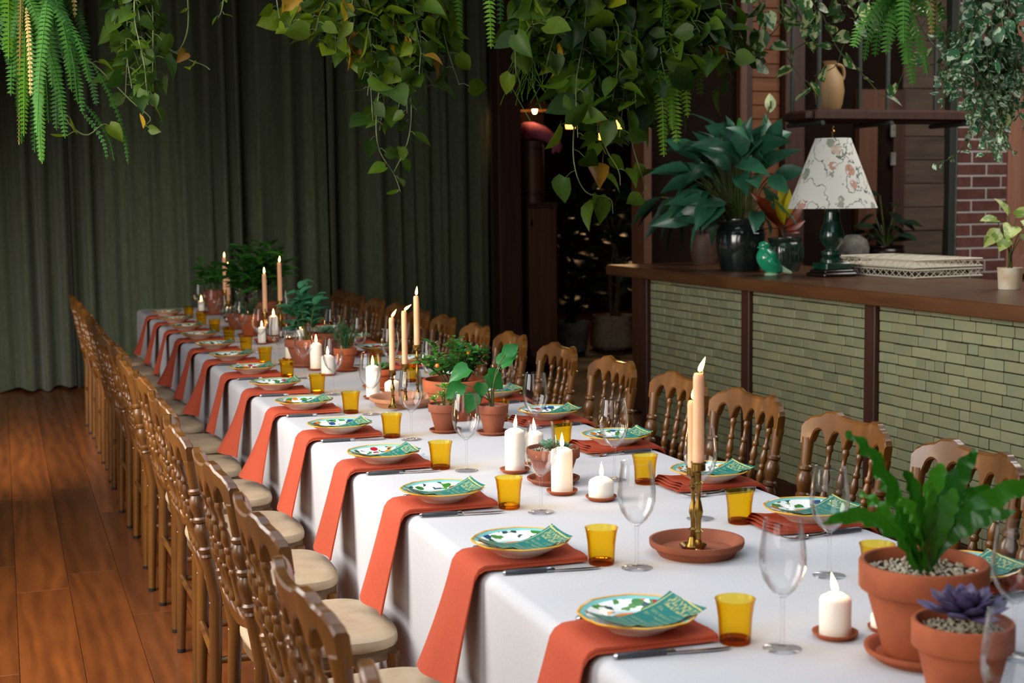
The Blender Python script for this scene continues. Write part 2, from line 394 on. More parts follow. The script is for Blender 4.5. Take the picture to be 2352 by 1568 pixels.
def rv(a=1.0): return V((rnd.uniform(-a, a), rnd.uniform(-a, a), rnd.uniform(-a, a)))
def spline(pts, n):
    P = [V(p) for p in pts]; P = [P[0] * 2 - P[1]] + P + [P[-1] * 2 - P[-2]]; out = []; m = len(P) - 3
    for i in range(n + 1):
        u = i / n * m; k = min(int(u), m - 1); t = u - k; a, b, c, d = P[k:k + 4]
        out.append(.5 * ((2 * b) + (c - a) * t + (2 * a - 5 * b + 4 * c - d) * t * t + (3 * b - a - 3 * c + d) * t ** 3))
    return out
ORD = 'first second third fourth fifth sixth seventh eighth ninth tenth eleventh twelfth thirteenth fourteenth fifteenth sixteenth seventeenth'.split()

# ------------------------------------------------------------------ leaves
def leaf_mesh(name, rows, mat, fold=.25, droop=.2, ripple=0):
    mb = MB(); vs = []; fs = []; n = len(rows)
    for i, (t, w_) in enumerate(rows):
        back = -.09 if i == 0 and w_ > .15 else 0
        z = -droop * t * t; rp = ripple * (1 if i % 2 else -1)
        vs += [(-w_, t + back, z + fold * w_ + rp), (-w_ * .5, t + back * .6, z + fold * w_ * .35 + rp * .5), (0, t, z), (w_ * .5, t + back * .6, z + fold * w_ * .35 + rp * .5), (w_, t + back, z + fold * w_ + rp)]
    for i in range(n - 1):
        for k in range(4): fs.append((i * 5 + k, i * 5 + k + 1, i * 5 + 5 + k + 1, i * 5 + 5 + k))
    mb.add(vs, fs); return mb.mesh(name, mat)
HEART = [(0, .22), (.1, .36), (.28, .43), (.5, .37), (.72, .24), (.88, .1), (1, .005)]
OVAL = [(0, .02), (.12, .16), (.35, .29), (.6, .28), (.85, .14), (1, .01)]
LILY = [(0, .02), (.12, .13), (.35, .255), (.6, .235), (.82, .12), (1, .004)]
LANCE = [(0, .015), (.15, .10), (.38, .18), (.62, .155), (.85, .07), (1, .004)]
SPOON = [(0, .09), (.25, .15), (.5, .22), (.75, .22), (.92, .12), (1, .01)]
lm = {}
def leafset(key, rows, mat, variants=((.25, .15), (.45, .35), (.1, .05)), ripple=0):
    lm[key] = [leaf_mesh(key, rows, mat, f, d, ripple) for f, d in variants]
leafset('pothos', HEART, 'pothos'); leafset('pothos_dark', HEART, 'pothos_dark'); leafset('yellow', HEART, 'yellow_leaf', ((.5, .4),))
leafset('varieg', HEART, 'varieg'); leafset('varieg_small', OVAL, 'varieg_small', ((.2, .1), (.3, .25)))
leafset('lily', LILY, 'lily', ((.3, .45), (.2, .25), (.35, .65))); leafset('lily_new', LILY, 'lily_new', ((.4, .3),))
leafset('oval_bush', OVAL, 'bush', ((.3, .1), (.2, .3))); leafset('phil', HEART, 'phil', ((.15, .25), (.3, .4)), .034)
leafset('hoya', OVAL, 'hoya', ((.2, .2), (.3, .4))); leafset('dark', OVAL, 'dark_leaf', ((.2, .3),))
leafset('croton_r', LANCE, 'croton_r', ((.3, .3),)); leafset('croton_y', LANCE, 'croton_y', ((.3, .25),))
leafset('syng', HEART, 'syng', ((.2, .2), (.3, .35))); leafset('lance_bush', LANCE, 'bush', ((.3, .25),))
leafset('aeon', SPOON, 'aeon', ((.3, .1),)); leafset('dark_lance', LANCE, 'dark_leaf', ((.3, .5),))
def petal_mesh(name, mat, w_=.26, th=.09):
    mb = MB(); rows = [(0, .5), (.3, .8), (.6, 1), (.82, .8), (1, .04)]
    vs = []; fs = []
    for t, k in rows:
        for a in range(6):
            an = 2 * math.pi * a / 6; vs.append((w_ * k * math.cos(an), t, th * k * math.sin(an) + .22 * t * t))
    for i in range(len(rows) - 1):
        for a in range(6): fs.append((i * 6 + a, i * 6 + (a + 1) % 6, i * 6 + 6 + (a + 1) % 6, i * 6 + 6 + a))
    mb.add(vs, fs); return mb.mesh(name, mat)
petals = {k: petal_mesh('petal', k, w_, th) for k, w_, th in (('purple', .26, .07), ('succ', .28, .1), ('agave', .17, .08))}
def strap(pts, wid, n, up=V((0, 0, 1)), wave=.0, freq=9, fold=.15):
    P = spline(pts, n); mb = MB(); vs = []; fs = []
    for i, p in enumerate(P):
        t = i / n; d = (P[min(i + 1, n)] - P[max(i - 1, 0)]).normalized(); x = d.cross(up)
        if x.length < .05: x = d.cross(V((1, 0, 0)))
        x.normalize(); z = x.cross(d); w_ = wid * (math.sin(math.pi * min(1, t * .93 + .07)) ** .6 * (.35 + .65 * min(1, t * 2.2)))
        s1 = wave * math.sin(freq * t * 6.28); s2 = wave * math.sin(freq * t * 6.28 + 2.1)
        q1, q2 = (math.sin(freq * t * 6.28), math.sin(freq * t * 6.28 + 2.1)) if wave else (0, 0)
        vs += [p - x * w_ * (1 + .13 * q2) + z * (fold * w_ + s1 * min(1, t * 2.5)), p, p + x * w_ * (1 + .13 * q1) + z * (fold * w_ + s2 * min(1, t * 2.5))]
    for i in range(n):
        for k in range(2): fs.append((i * 3 + k, i * 3 + k + 1, i * 3 + 4 + k, i * 3 + 3 + k))
    return mb.add(vs, fs)
def frond(pts, wid, n, mat, face=V((0, -1, .2)), name='frond', taper=.25):
    """a fern frond: one midrib with paired leaflets along a path"""
    P = spline(pts, n); mb = MB(); vs = []; fs = []
    for i in range(n):
        t = i / n; p = P[i]; d = (P[i + 1] - P[i]).normalized(); x = d.cross(face).normalized(); z = x.cross(d)
        w_ = wid * min(1, .35 + t * 4) * (1 - t) ** taper * rnd.uniform(.85, 1.1); h = (P[i + 1] - P[i]).length
        for sgn in (-1, 1):
            tip = p + x * sgn * w_ + d * w_ * .35 + z * (-.25 * w_ + rnd.uniform(-.1, .1) * w_)
            mid = p + x * sgn * w_ * .5 + z * .05 * w_
            b = len(vs); vs += [p - d * h * .36, mid - d * h * .26 + d * w_ * .1, tip, mid + d * h * .30 + d * w_ * .16, p + d * h * .36]; fs += [(b, b + 1, b + 2, b + 3, b + 4)]
    mb.add(vs, fs); mb.tube(P, .0016, 4); return mb.mesh(name, mat)

# ================================================================== THE SETTING
X0, X1, Y0, Y1 = -1.1, 9.2, -2.5, 18.0
YB, YC = 12.55, 9.3                                    # curtain wall, wall behind the bar
fl = struct('floor', MB().box((X0, Y0, -.2), (X1, Y1, -.012)), 'floor_base')
pw = .205; ix = 0; x = -.62
plank_meshes = {}
while x < 3.75:
    y = 2.6 - rnd.uniform(0, 1.8)
    while y < YB:
        L = rnd.choice((1.5, 1.9, 2.3, 2.7))
        if y + L > 3.0 and not (1.0 < x < 1.75 and y > 5):
            if L not in plank_meshes: plank_meshes[L] = MB().bbox((0.0008, .0008, -.012), (pw - .0008, L - .0008, 0), .0012).mesh('plank', 'plank', False)
            put(plank_meshes[L], 'plank', fl, (x, y, 0))
        y += L
    x += pw
def wall_with_holes(name, axis, pos, th, lo, hi, zlo, zhi, holes, mat):
    """a wall along one axis with rectangular openings (a0, a1, z0, z1)"""
    mb = MB()
    def bx(a0, a1, z0, z1):
        if a1 - a0 < 1e-4 or z1 - z0 < 1e-4: return
        mb.box((pos, a0, z0), (pos + th, a1, z1)) if axis == 'x' else mb.box((a0, pos, z0), (a1, pos + th, z1))
    c = lo
    for a0, a1, z0, z1 in sorted(holes):
        bx(c, a0, zlo, zhi); bx(a0, a1, zlo, z0); bx(a0, a1, z1, zhi); c = a1
    bx(c, hi, zlo, zhi); return struct(name, mb, mat)
wins = [(y - 1.1, y + 1.1, .75, 3.25) for y in WINY]
wall_with_holes('wall_left', 'x', X0 - .15, .15, Y0, Y1, -.012, 4.2, wins, 'wall_plain')
for k, (a, b, c, d) in enumerate(wins):
    mb = MB()
    mb.box((X0 - .1, a, c), (X0 - .04, a + .06, d)).box((X0 - .1, b - .06, c), (X0 - .04, b, d)).box((X0 - .1, a + .06, c), (X0 - .04, b - .06, c + .06)).box((X0 - .1, a + .06, d - .06), (X0 - .04, b - .06, d))
    mb.box((X0 - .09, (a + b) / 2 - .02, c + .06), (X0 - .05, (a + b) / 2 + .02, d - .06))
    struct('window_%d' % (k + 1), mb, 'post_wood')
struct('wall_front', MB().box((X0, Y0 - .15, -.012), (X1, Y0, 4.2)), 'wall_plain')
struct('wall_right', MB().box((X1, Y0, -.012), (X1 + .15, Y1, 4.2)), 'wall_dark')
struct('wall_far', MB().box((X0, Y1, -.012), (X1, Y1 + .15, 4.2)), 'wall_dark')
struct('wall_back', MB().box((X0, YB, -.012), (4.83, YB + .12, 4.2)), 'wall_dark')
wb0 = aty(1484, 400, YC).x
struct('wall_bar', MB().box((wb0, YC, -.012), (X1, YC + .12, 4.2)), 'wall_dark')
sk = (-.75, 2.95, -.3, 5.5)                                 # skylight opening
mb = MB()
mb.box((X0, Y0, 4.2), (4.7, sk[2], 4.3)).box((X0, sk[3], 4.2), (4.7, Y1, 4.3)).box((X0, sk[2], 4.2), (sk[0], sk[3], 4.3)).box((sk[1], sk[2], 4.2), (4.7, sk[3], 4.3))
mb.box((4.7, Y0, 4.2), (X1, 4.0, 4.3)).box((4.7, 7.2, 4.2), (X1, Y1, 4.3)).box((7.9, 4.0, 4.2), (X1, 7.2, 4.3))  # second opening, cut for the added bar light
struct('ceiling', mb, 'ceil')
struct('wall_added_baffle', MB().box((X0, 6.55, 2.72), (3.4, 6.75, 4.2)), 'wall_dark')  # added above the view to keep skylight off the upper curtain

# wall behind the bar, from the passage to the right edge
def wp(px, py=400, y=YC): return aty(px, py, y).x
tr = 0
def trim(a, b, z0, z1, mat, y0=YC - .05, y1=YC):
    global tr; tr += 1
    return struct('trim_%d' % tr, MB().bbox((a, y0, z0), (b, y1, z1), .006), mat)
trim(wp(1466), wp(1484), 0, 4.2, 'post_wood', YC - .10, YC + .12)
trim(wp(1690), wp(1706), 0, 4.2, 'post_wood', YC - .07); trim(wp(1706), wp(1722), 0, 4.2, 'dark_wood', YC - .04)
clad = thing('timber_cladding', 'amber brown horizontal timber cladding on the wall behind the peace lily', 'cladding', (wp(1722), YC - .001, 0))
zz = 0.0; clm = MB().bbox((0, -.025, .002), (wp(1786) - wp(1722), 0, .098), .004).mesh('board', 'orange_wood', False)
for k in range(38): put(clm, 'board', clad, (0, 0, .1 * k))
trim(wp(1788), wp(1832), 0, 4.2, 'dark_wood', YC - .10)
# dark wooden door with its frame
dx0, dx1 = wp(1962), wp(2066)
dz = aty(2000, 268, YC).z
door = struct('door_1', MB().box((dx0 + .16, YC - .03, 0), (dx1 - .10, YC, dz)), 'wall_dark')
fr = MB().bbox((dx0, YC - .07, 0), (dx0 + .16, YC, dz + .2), .006); put(fr.mesh('door_frame', 'post_wood', False), 'door_frame', door)
put(MB().bbox((dx1 - .10, YC - .07, 0), (dx1, YC, dz + .2), .006).mesh('door_frame', 'dark_wood', False), 'door_frame', door)
put(MB().bbox((dx0 + .16, YC - .07, dz), (dx1 - .10, YC, dz + .2), .006).mesh('door_lintel', 'post_wood', False), 'door_lintel', door)
for pyy in (300, 365):
    p = aty(2052, pyy, YC - .08); put(MB().bbox((p.x - .022, YC - .085, p.z - .05), (p.x + .022, YC - .068, p.z + .05), .004).mesh('wall_switch', 'stone', False), 'wall_switch', door)
# weathered planks beside the door
pl = thing('plank_wall', 'weathered grey brown plank wall between the dark door and the brick pier', 'cladding', (wp(2068), YC - .001, 0))
W_ = wp(2164) - wp(2068)
for k in range(22):
    me = MB().bbox((0, -.02 - .012 * rnd.random(), .002), (W_, 0, .178), .004).mesh('board', 'grey_plank', False)
    put(me, 'board', pl, (0, 0, .18 * k))
trim(wp(2165), wp(2180), 0, 4.2, 'pipe', YC - .09)
# brick pier with pale mortar
bp0, bp1 = wp(2181), wp(2292)
pier = struct('wall_pier', MB().box((bp0, YC - .10, 0), (bp1, YC, 3.9)), 'mortar_pale')
brw, brh, gap = .258, .079, .014
bm = {}
for r_ in range(40):
    xx = -(brw + gap) * (.5 if r_ % 2 else 0); zz = .01 + r_ * (brh + gap)
    if zz > 3.6: break
    while xx < bp1 - bp0 - .02:
        a = max(0, xx); b = min(bp1 - bp0, xx + brw)
        if b - a > .03:
            key = round(b - a, 3)
            if key not in bm: bm[key] = MB().bbox((0, -.005, 0), (b - a, .01, brh), .002).mesh('brick', 'brick_red', False)
            put(bm[key], 'brick', pier, (bp0 + a, YC - .10 + rnd.uniform(-.002, .002), zz))
        xx += brw + gap
# pink timber panelling at the right
pk = thing('pink_panelling', 'dusty pink painted timber panelling right of the brick pier', 'panelling', (wp(2293), YC - .001, 0))
pkw = wp(2480) - wp(2293)
put(MB().box((0, -.04, 0), (pkw, 0, 3.9)).mesh('panel_back', 'pink_wood', False), 'panel_back', pk)
put(MB().bbox((0, -.12, 0), (.13, -.04, 3.9), .008).mesh('stile', 'pink_wood', False), 'stile', pk)
put(MB().bbox((pkw - .13, -.12, 0), (pkw, -.04, 3.9), .008).mesh('stile', 'pink_wood', False), 'stile', pk)
zr = aty(2320, 285, YC).z
put(MB().bbox((.13, -.11, zr), (pkw - .13, -.04, zr + .17), .008).mesh('rail', 'pink_wood', False), 'rail', pk)
put(MB().bbox((.13, -.11, .9), (pkw - .13, -.04, 1.05), .008).mesh('rail', 'pink_wood', False), 'rail', pk)

# curtain, post and cabinet at the far end
def curtain(x0, x1, label, seed):
    q = random.Random(seed); ph = [q.uniform(0, 6.28) for _ in range(6)]; n = int((x1 - x0) / .011)
    def fn(u, v):
        X = x0 + (x1 - x0) * u; z = .02 + (4.15 - .02) * v
        s = math.sin(X * 35 + ph[0] + 2.2 * math.sin(X * 4.7 + ph[1]) + .9 * math.sin(X * 11 + ph[4])); am = .7 + .45 * math.sin(X * 3.9 + ph[5])
        f = .080 * am * math.copysign(abs(s) ** .75, s) + .03 * math.sin(X * 13.5 + ph[2]) + .012 * math.sin(X * 67 + ph[3] + z * .3)
        f *= 1.0 + .25 * (1 - v); b = .012 * math.sin(X * 9 + z * 1.3 + ph[4])
        return (X + .03 * (1 - v) * math.sin(math.pi * u) * math.sin(X * 5 + ph[5]), YB - .19 + f + b, z + .012 * math.sin(X * 17) * (v < .01))
    th = thing('curtain', label, 'curtain', (0, 0, 0), 0, 'green drapes across the far wall')
    put(MB().grid(fn, n, 26).mesh('drape', 'curtain'), 'drape', th)
    put(MB().tube([(x0, YB - .17, 4.17), (x1, YB - .17, 4.17)], .016, 8).mesh('rail', 'dark_wood'), 'rail', th)
    th.location = (0, 0, 0); return th
xc = [-1.2, aty(172, 800, YB).x, aty(740, 400, YB).x, aty(1134, 400, YB).x]
curtain(xc[0], xc[1], 'pale lit green curtain panel where the aisle of floorboards ends', 3)
curtain(xc[1], xc[2], 'broad dark green curtain panel directly behind the end of the long table', 5)
curtain(xc[2], xc[3], 'dark green curtain panel next to the mahogany post', 9)
po = thing('wooden_post', 'dark mahogany post between the curtain and the tall cabinet', 'post', (aty(1165, 500, 12.08).x, 12.08, 0))
pwid = aty(1191, 500, 12.08).x - aty(1139, 500, 12.08).x
put(MB().bbox((-pwid / 2, -.1, 0), (pwid / 2, .1, 4.2), .01).mesh('shaft', 'dark_wood', False), 'shaft', po)
put(MB().bbox((-pwid / 2 - .02, -.12, 0), (pwid / 2 + .02, .12, .22), .01).mesh('plinth', 'dark_wood', False), 'plinth', po)
cx0, cx1 = aty(1192, 500, 12.35).x, aty(1264, 500, 12.35).x; czt = aty(1225, 466, 12.35).z
cb = thing('tall_cabinet', 'dark red brown tall cabinet carrying a wooden drum', 'cabinet', ((cx0 + cx1) / 2, 12.32, 0))
hw = (cx1 - cx0) / 2
put(MB().bbox((-hw, -.16, .0), (hw, .2, czt), .008).mesh('body', 'dark_wood', False), 'body', cb)
dr = put(MB().bbox((-hw + .02, -.18, .08), (hw - .02, -.158, czt - .05), .006).mesh('door', 'post_wood', False), 'door', cb)
put(MB().bbox((-hw + .03, -.195, czt * .9 - .06), (-hw + .05, -.18, czt * .9), .003).mesh('handle', 'steel', False), 'handle', dr)
dp = V(((cx0 + aty(1246, 400, 12.4).x) / 2, 12.34, czt)); dh = aty(1218, 325, 12.4).z - czt; drr = size(27, dp)
dm = thing('wooden_drum', 'round brown wooden drum standing on the tall cabinet', 'drum', dp)
put(MB().lathe([(0, 0), (drr, 0), (drr * 1.04, dh * .5), (drr, dh), (drr * .9, dh), (0, dh - .01)], 24).mesh('staves', 'post_wood'), 'staves', dm)
for zf in (.12, .85): put(MB().lathe([(drr * 1.0, dh * zf), (drr * 1.06, dh * zf + .004), (drr * 1.06, dh * zf + .03), (drr, dh * zf + .034)], 24).mesh('hoop', 'dark_wood'), 'hoop', dm)
pp = [aty(a, b, 12.4) for a, b in ((1196, 306), (1215, 300), (1240, 304), (1262, 316), (1280, 334), (1284, 350))]
pk2 = thing('plush_drape', 'fuzzy pink plush bundle slumped over the wooden drum', 'plush', (pp[0].x, 12.4, czt + dh))
o = MB().tube([p - pk2.location for p in spline(pp, 20)], [size(a, pp[0]) for a in [12, 17, 20, 21, 20, 20, 19, 18, 17, 17, 16, 15, 14, 13, 12, 12, 12, 11, 9, 6, 3]], 14)
put(o.mesh('plush_body', 'pink'), 'plush_body', pk2)
for a, b in ((1270, 352), (1287, 345)): put(MB().tube([aty(1276, 334, 12.4) - pk2.location, aty(a, b, 12.4) - pk2.location], [size(8, pp[0]), size(3, pp[0])], 8).mesh('plush_tip', 'pink'), 'plush_tip', pk2)

# ================================================================== THE LONG TABLE
TX0, TX1, TY0, TY1, TZ = .938, 1.937, .55, 10.98, .75
tb = thing('banquet_table', 'long banquet table hidden under the white linen cloth', 'table', ((TX0 + TX1) / 2, (TY0 + TY1) / 2, 0))
hx, hy = (TX1 - TX0) / 2 - .03, (TY1 - TY0) / 2 - .03
put(MB().bbox((-hx, -hy, TZ - .04), (hx, hy, TZ - .008), .004).mesh('table_top', 'dark_wood', False), 'table_top', tb)
lgm = MB().bbox((-.035, -.035, 0), (.035, .035, TZ - .04), .004).mesh('leg', 'dark_wood', False)
for sx in (0,):
    for k in range(6): put(lgm, 'leg', tb, (-.12, -hy + .1 + k * (2 * hy - .2) / 5, 0))
def cloth():
    mb = MB(); ny = 420; R_ = .028
    prof = []                                            # (x, z, normal x) left hem -> right hem
    for k in range(15): prof.append((TX0, .13 + (TZ - R_ - .13) * k / 14, -1, 1 - k / 14))
    for k in range(1, 7):
        a = math.pi / 2 * k / 6; prof.append((TX0 + R_ - R_ * math.cos(a), TZ - R_ + R_ * math.sin(a), -math.cos(a), 0))
    for k in range(1, 13): prof.append((TX0 + R_ + (TX1 - TX0 - 2 * R_) * k / 13, TZ, 0, 0))
    for k in range(0, 7):
        a = math.pi / 2 * k / 6; prof.append((TX1 - R_ + R_ * math.sin(a), TZ - R_ + R_ * math.cos(a), math.sin(a), 0))
    for k in range(1, 6): prof.append((TX1, TZ - R_ - (TZ - R_ - .53) * k / 5, 1, k / 5))
    n = len(prof); vs = []; fs = []
    for j in range(ny + 1):
        y = TY0 + (TY1 - TY0) * j / ny
        for (x, z, nx, h) in prof:
            wv = h * (.012 * math.sin(y * 5.3 + 1) + .010 * math.sin(y * 11.7 + .5) + .006 * math.sin(y * 23))
            vs.append((x + nx * (wv + .004 * h) + (0 if nx else 0), y, z + (.0008 * math.sin(y * 3.1) if nx == 0 else 0)))
    for j in range(ny):
        for i in range(n - 1): fs.append((j * n + i, j * n + i + 1, (j + 1) * n + i + 1, (j + 1) * n + i))
    b = len(vs); m0 = 15 + 6; m1 = m0 + 12                 # far end drop
    R2 = ny * n; row = [vs[R2 + i] for i in range(n)]
    for dz in (0, .05, .2, .4, .62):
        for i in range(n):
            x, y, z = row[i]; vs.append((x, TY1 + (.012 if dz else 0) + .006 * math.sin(x * 14) * dz, max(.13, min(z, TZ - dz) if z > TZ - .001 else z - 0 if z < TZ - dz else TZ - dz)))
    for k in range(4):
        for i in range(n - 1): fs.append((b + k * n + i, b + k * n + i + 1, b + (k + 1) * n + i + 1, b + (k + 1) * n + i))
    mb.add(vs, fs)
    o = put(mb.mesh('tablecloth', 'cloth'), 'tablecloth'); tag(o, 'long white linen tablecloth draped over the banquet table', 'tablecloth')
cloth()

# ------------------------------------------------------------------ place settings
STP = .598
ORDY = lambda k, n: ORD[n - 1 - k]
# meshes
def napkin_mesh(inner, twist, loops=0):
    mb = MB(); wd = .178; drop = .262
    prof = [(-.27 * inner - .0, .0045)]                     # s along strip: (x inwards positive, z)
    def path(v):                                            # v 0 inner end -> 1 hanging end ; returns x (outwards negative), z relative to table top
        L = .243 + drop; s = v * L
        if s < .228: return (.243 - s, .004)
        q = s - .228; rr = .034; arc = rr * 1.25
        if q < arc: a = q / rr; return (.015 - rr * math.sin(a), .004 - rr * (1 - math.cos(a)))
        a = 1.25; q -= arc; bx, bz = .015 - rr * math.sin(a), .004 - rr * (1 - math.cos(a))
        return (bx - q * math.cos(a) * .8, bz - q * .97)
    def layer(off, wk, y0):
        def fn(u, v):
            x, z = path(v); h = max(0, (v - .52) / .48); yy = (u - .5) * wd * wk * (1 + .16 * h) + y0
            x -= twist * h * h * (u - .2) * .5 - .008 * h * math.sin(u * 7)
            k = max(0, 1 - v / .11) * loops; x += k * (.010 - off * 1.6 + .004 * math.sin(u * 3.1 + off * 260))
            flat = min(1, max(0, (.05 - v) / .05) + max(0, (v - .40) / .1))     # wrinkles only clear of the plate
            return (x - off * h * .5, yy * (1 - .10 * k), z + off * (1 - h) * (1 + .55 * k) + k * .0025 * math.sin(math.pi * u + off * 120) ** 2 + .002 * math.sin(u * 9 + v * 4) * (1 - h) * flat)
        return fn
    for off, wk, y0 in ((0, 1, 0), (.004, .99, .0015), (.0075, .985, -.001), (.011, .96, 0)):
        mb.grid(layer(off, wk, y0), 8, 30)
    f = layer(0, 1, 0); g = layer(.011, .96, 0)             # close the rim so that the fold has thickness
    for e in (0, 1): mb.grid(lambda u, v, e=e: tuple(a + (b - a) * u for a, b in zip(f(e, v), g(e, v))), 2, 30)
    for e in ((0, 1) if not loops else (1,)): mb.grid(lambda u, v, e=e: tuple(a + (b - a) * v for a, b in zip(f(u, e), g(u, e))), 8, 2)
    return mb.mesh('napkin', 'napkin')
nap = [napkin_mesh(1, t) for t in (.06, .12, .02)] + [napkin_mesh(1, t, 1) for t in (.06, .1, .02)]
sc8 = lambda a, r: 1 + ((.030 * abs(math.cos(4 * a)) ** .8 - .014 + .010 * math.cos(16 * a)) if r > .07 else 0)
PR = .112
plate_top = MB().lathe([(0, .0095), (.048, .0095), (.056, .0125), (.066, .018), (.088, .0255), (.104, .031), (PR, .033)], 128, scallop=sc8).mesh('painted_face', 'plate')
plate_und = MB().lathe([(PR, .0318), (.10, .027), (.08, .015), (.06, .004), (.056, 0), (.05, 0), (.048, .003), (0, .003)], 128, scallop=sc8).mesh('underside', 'plate_under')
plate_rim = MB().lathe([(PR - .004, .0325), (PR - .001, .0345), (PR + .0015, .0335), (PR + .001, .0315), (PR - .003, .0305)], 128, scallop=sc8).mesh('yellow_rim', 'plate_yellow')
PS = .96                                                   # plate scale
def plate_z(r):
    """height of the painted face (rim included) above the plate's foot, with room for the scallops"""
    r = r / PS / .975; pr = [(0, .0095), (.048, .0095), (.056, .0125), (.066, .018), (.088, .0255), (.098, .0295), (.104, .0357), (9, .0357)]
    for (a, za), (b, zb) in zip(pr, pr[1:]):
        if r <= b: return (za + (zb - za) * (r - a) / (b - a)) * PS
def card_mesh(seed):
    q = random.Random(seed); a0, a1 = q.uniform(.9, 1.1), q.uniform(.9, 1.1)
    cw, chh = .094, .059; ang = q.uniform(.02, .17); ox, oy = q.uniform(-.004, .003), -.026 + q.uniform(-.002, .002)
    def fn(u, v):
        x, y, z = sheet(u, v); c, s = math.cos(ang), math.sin(ang)
        x, y = ox + x * c - y * s, oy + x * s + y * c; r = math.hypot(x, y)
        return (x, y, max(z, plate_z(r) + .0016))
    def sheet(u, v):
        x, y = (u * 2 - 1) * cw, (v * 2 - 1) * chh
        # the sheet sags into the well and its corners ride up on the rim
        z = .0150 + .0190 * (abs(u * 2 - 1) ** 2.2) * a0 + .005 * (v ** 2) * (abs(u - .45) * 2) * a1 + .0105 * (1 - v) ** 2
        if u > .6: z += .010 * (u - .6) * v * 2
        return (x, y, z)
    mb = MB().grid(fn, 34, 22); n = len(mb.v)
    mb.add([(a, b, c - .0006) for a, b, c in mb.v], [tuple(reversed(f)) for f in mb.f]); return mb.mesh('menu_card', 'card')
cards = [card_mesh(s) for s in (1, 2, 3, 4, 5)]
tum_p = [(.0275, .0), (.0285, .004), (.0292, .02), (.0305, .045), (.0335, .068), (.0362, .080)]
tumbler = MB().lathe(tum_p + [(.0368, .0808), (.0352, .0805), (.0322, .067), (.0292, .045), (.0278, .02), (.0265, .011), (0, .010)], 32).mesh('glass_body', 'amber')
tumbase = MB().lathe([(0, .001), (.0268, .001), (.0279, .004), (.0282, .009), (.026, .0095), (0, .0095)], 32).mesh('glass_base', 'amber_base')
WZ = 1.12
wz = lambda pr: [(r_ * 1.05, z_ * WZ) for r_, z_ in pr]
wine_b = [(.0045, .083), (.010, .087), (.022, .097), (.033, .113), (.0388, .133), (.0395, .150), (.0372, .172), (.0335, .196), (.0322, .207)]
winebowl = MB().lathe(wz([(0, .084)] + wine_b + [(.0328, .2076), (.0316, .207), (.0328, .196), (.0365, .172), (.0388, .150), (.038, .133), (.032, .114), (.021, .0985), (.009, .0895), (0, .0885)]), 36).mesh('bowl', 'wine')
winestem = MB().lathe(wz([(0, .0052), (.008, .0056), (.0048, .012), (.0036, .025), (.0034, .06), (.0040, .076), (.0052, .084), (0, .0845)]), 14).mesh('stem', 'wine')
winefoot = MB().lathe([(0, .0008), (.0335, .0008), (.0345, .0016), (.033, .0026), (.018, .0040), (.008, .006), (0, .0062)], 32).mesh('foot', 'wine')
kn_h = MB(); kn_h.tube([(-.103, 0, .006), (-.098, 0, .006), (-.06, .0, .0065), (-.02, 0, .006), (-.004, 0, .0055)], [.003, .0052, .0062, .0054, .0045], 8)
kn_hm = kn_h.mesh('handle', 'knife_handle')
kn_b = MB().tube([(-.008, 0, .0055), (.0, 0, .0058), (.010, 0, .005)], [.005, .0062, .0036], 8).mesh('bolster', 'steel')
kn_c = MB().tube([(-.1045, 0, .006), (-.099, 0, .006)], [.0035, .0063], 8).mesh('end_cap', 'steel')
def blade():
    pts = [(.008, -.003), (.03, -.0065), (.08, -.008), (.105, -.005), (.116, .003), (.08, .004), (.03, .004), (.008, .003)]
    n = len(pts); vs = [(a, b, .0028) for a, b in pts] + [(a, b, .0046) for a, b in pts]
    return MB().add(vs, [tuple(range(n - 1, -1, -1)), tuple(range(n, 2 * n))] + [(i, (i + 1) % n, n + (i + 1) % n, n + i) for i in range(n)]).mesh('blade', 'steel', False)
kn_bl = blade()
def fork_head():
    mb = MB()
    mb.tube([(.006, 0, .005), (.03, 0, .0035), (.05, 0, .004)], [.004, .0028, .004], 8)
    mb.grid(lambda u, v: (.048 + .03 * v, (u - .5) * (.010 + .014 * min(1, v * 2.2)), .004 + .003 * v - .008 * v * v + .002 * (abs(u - .5) * 2)), 6, 6)
    return mb.mesh('fork_head', 'steel')
fk_h = fork_head()
tine = MB().tube([(.076, 0, .000), (.098, 0, .003), (.117, 0, .0085)], [.0017, .0015, .0007], 5).mesh('tine', 'steel')

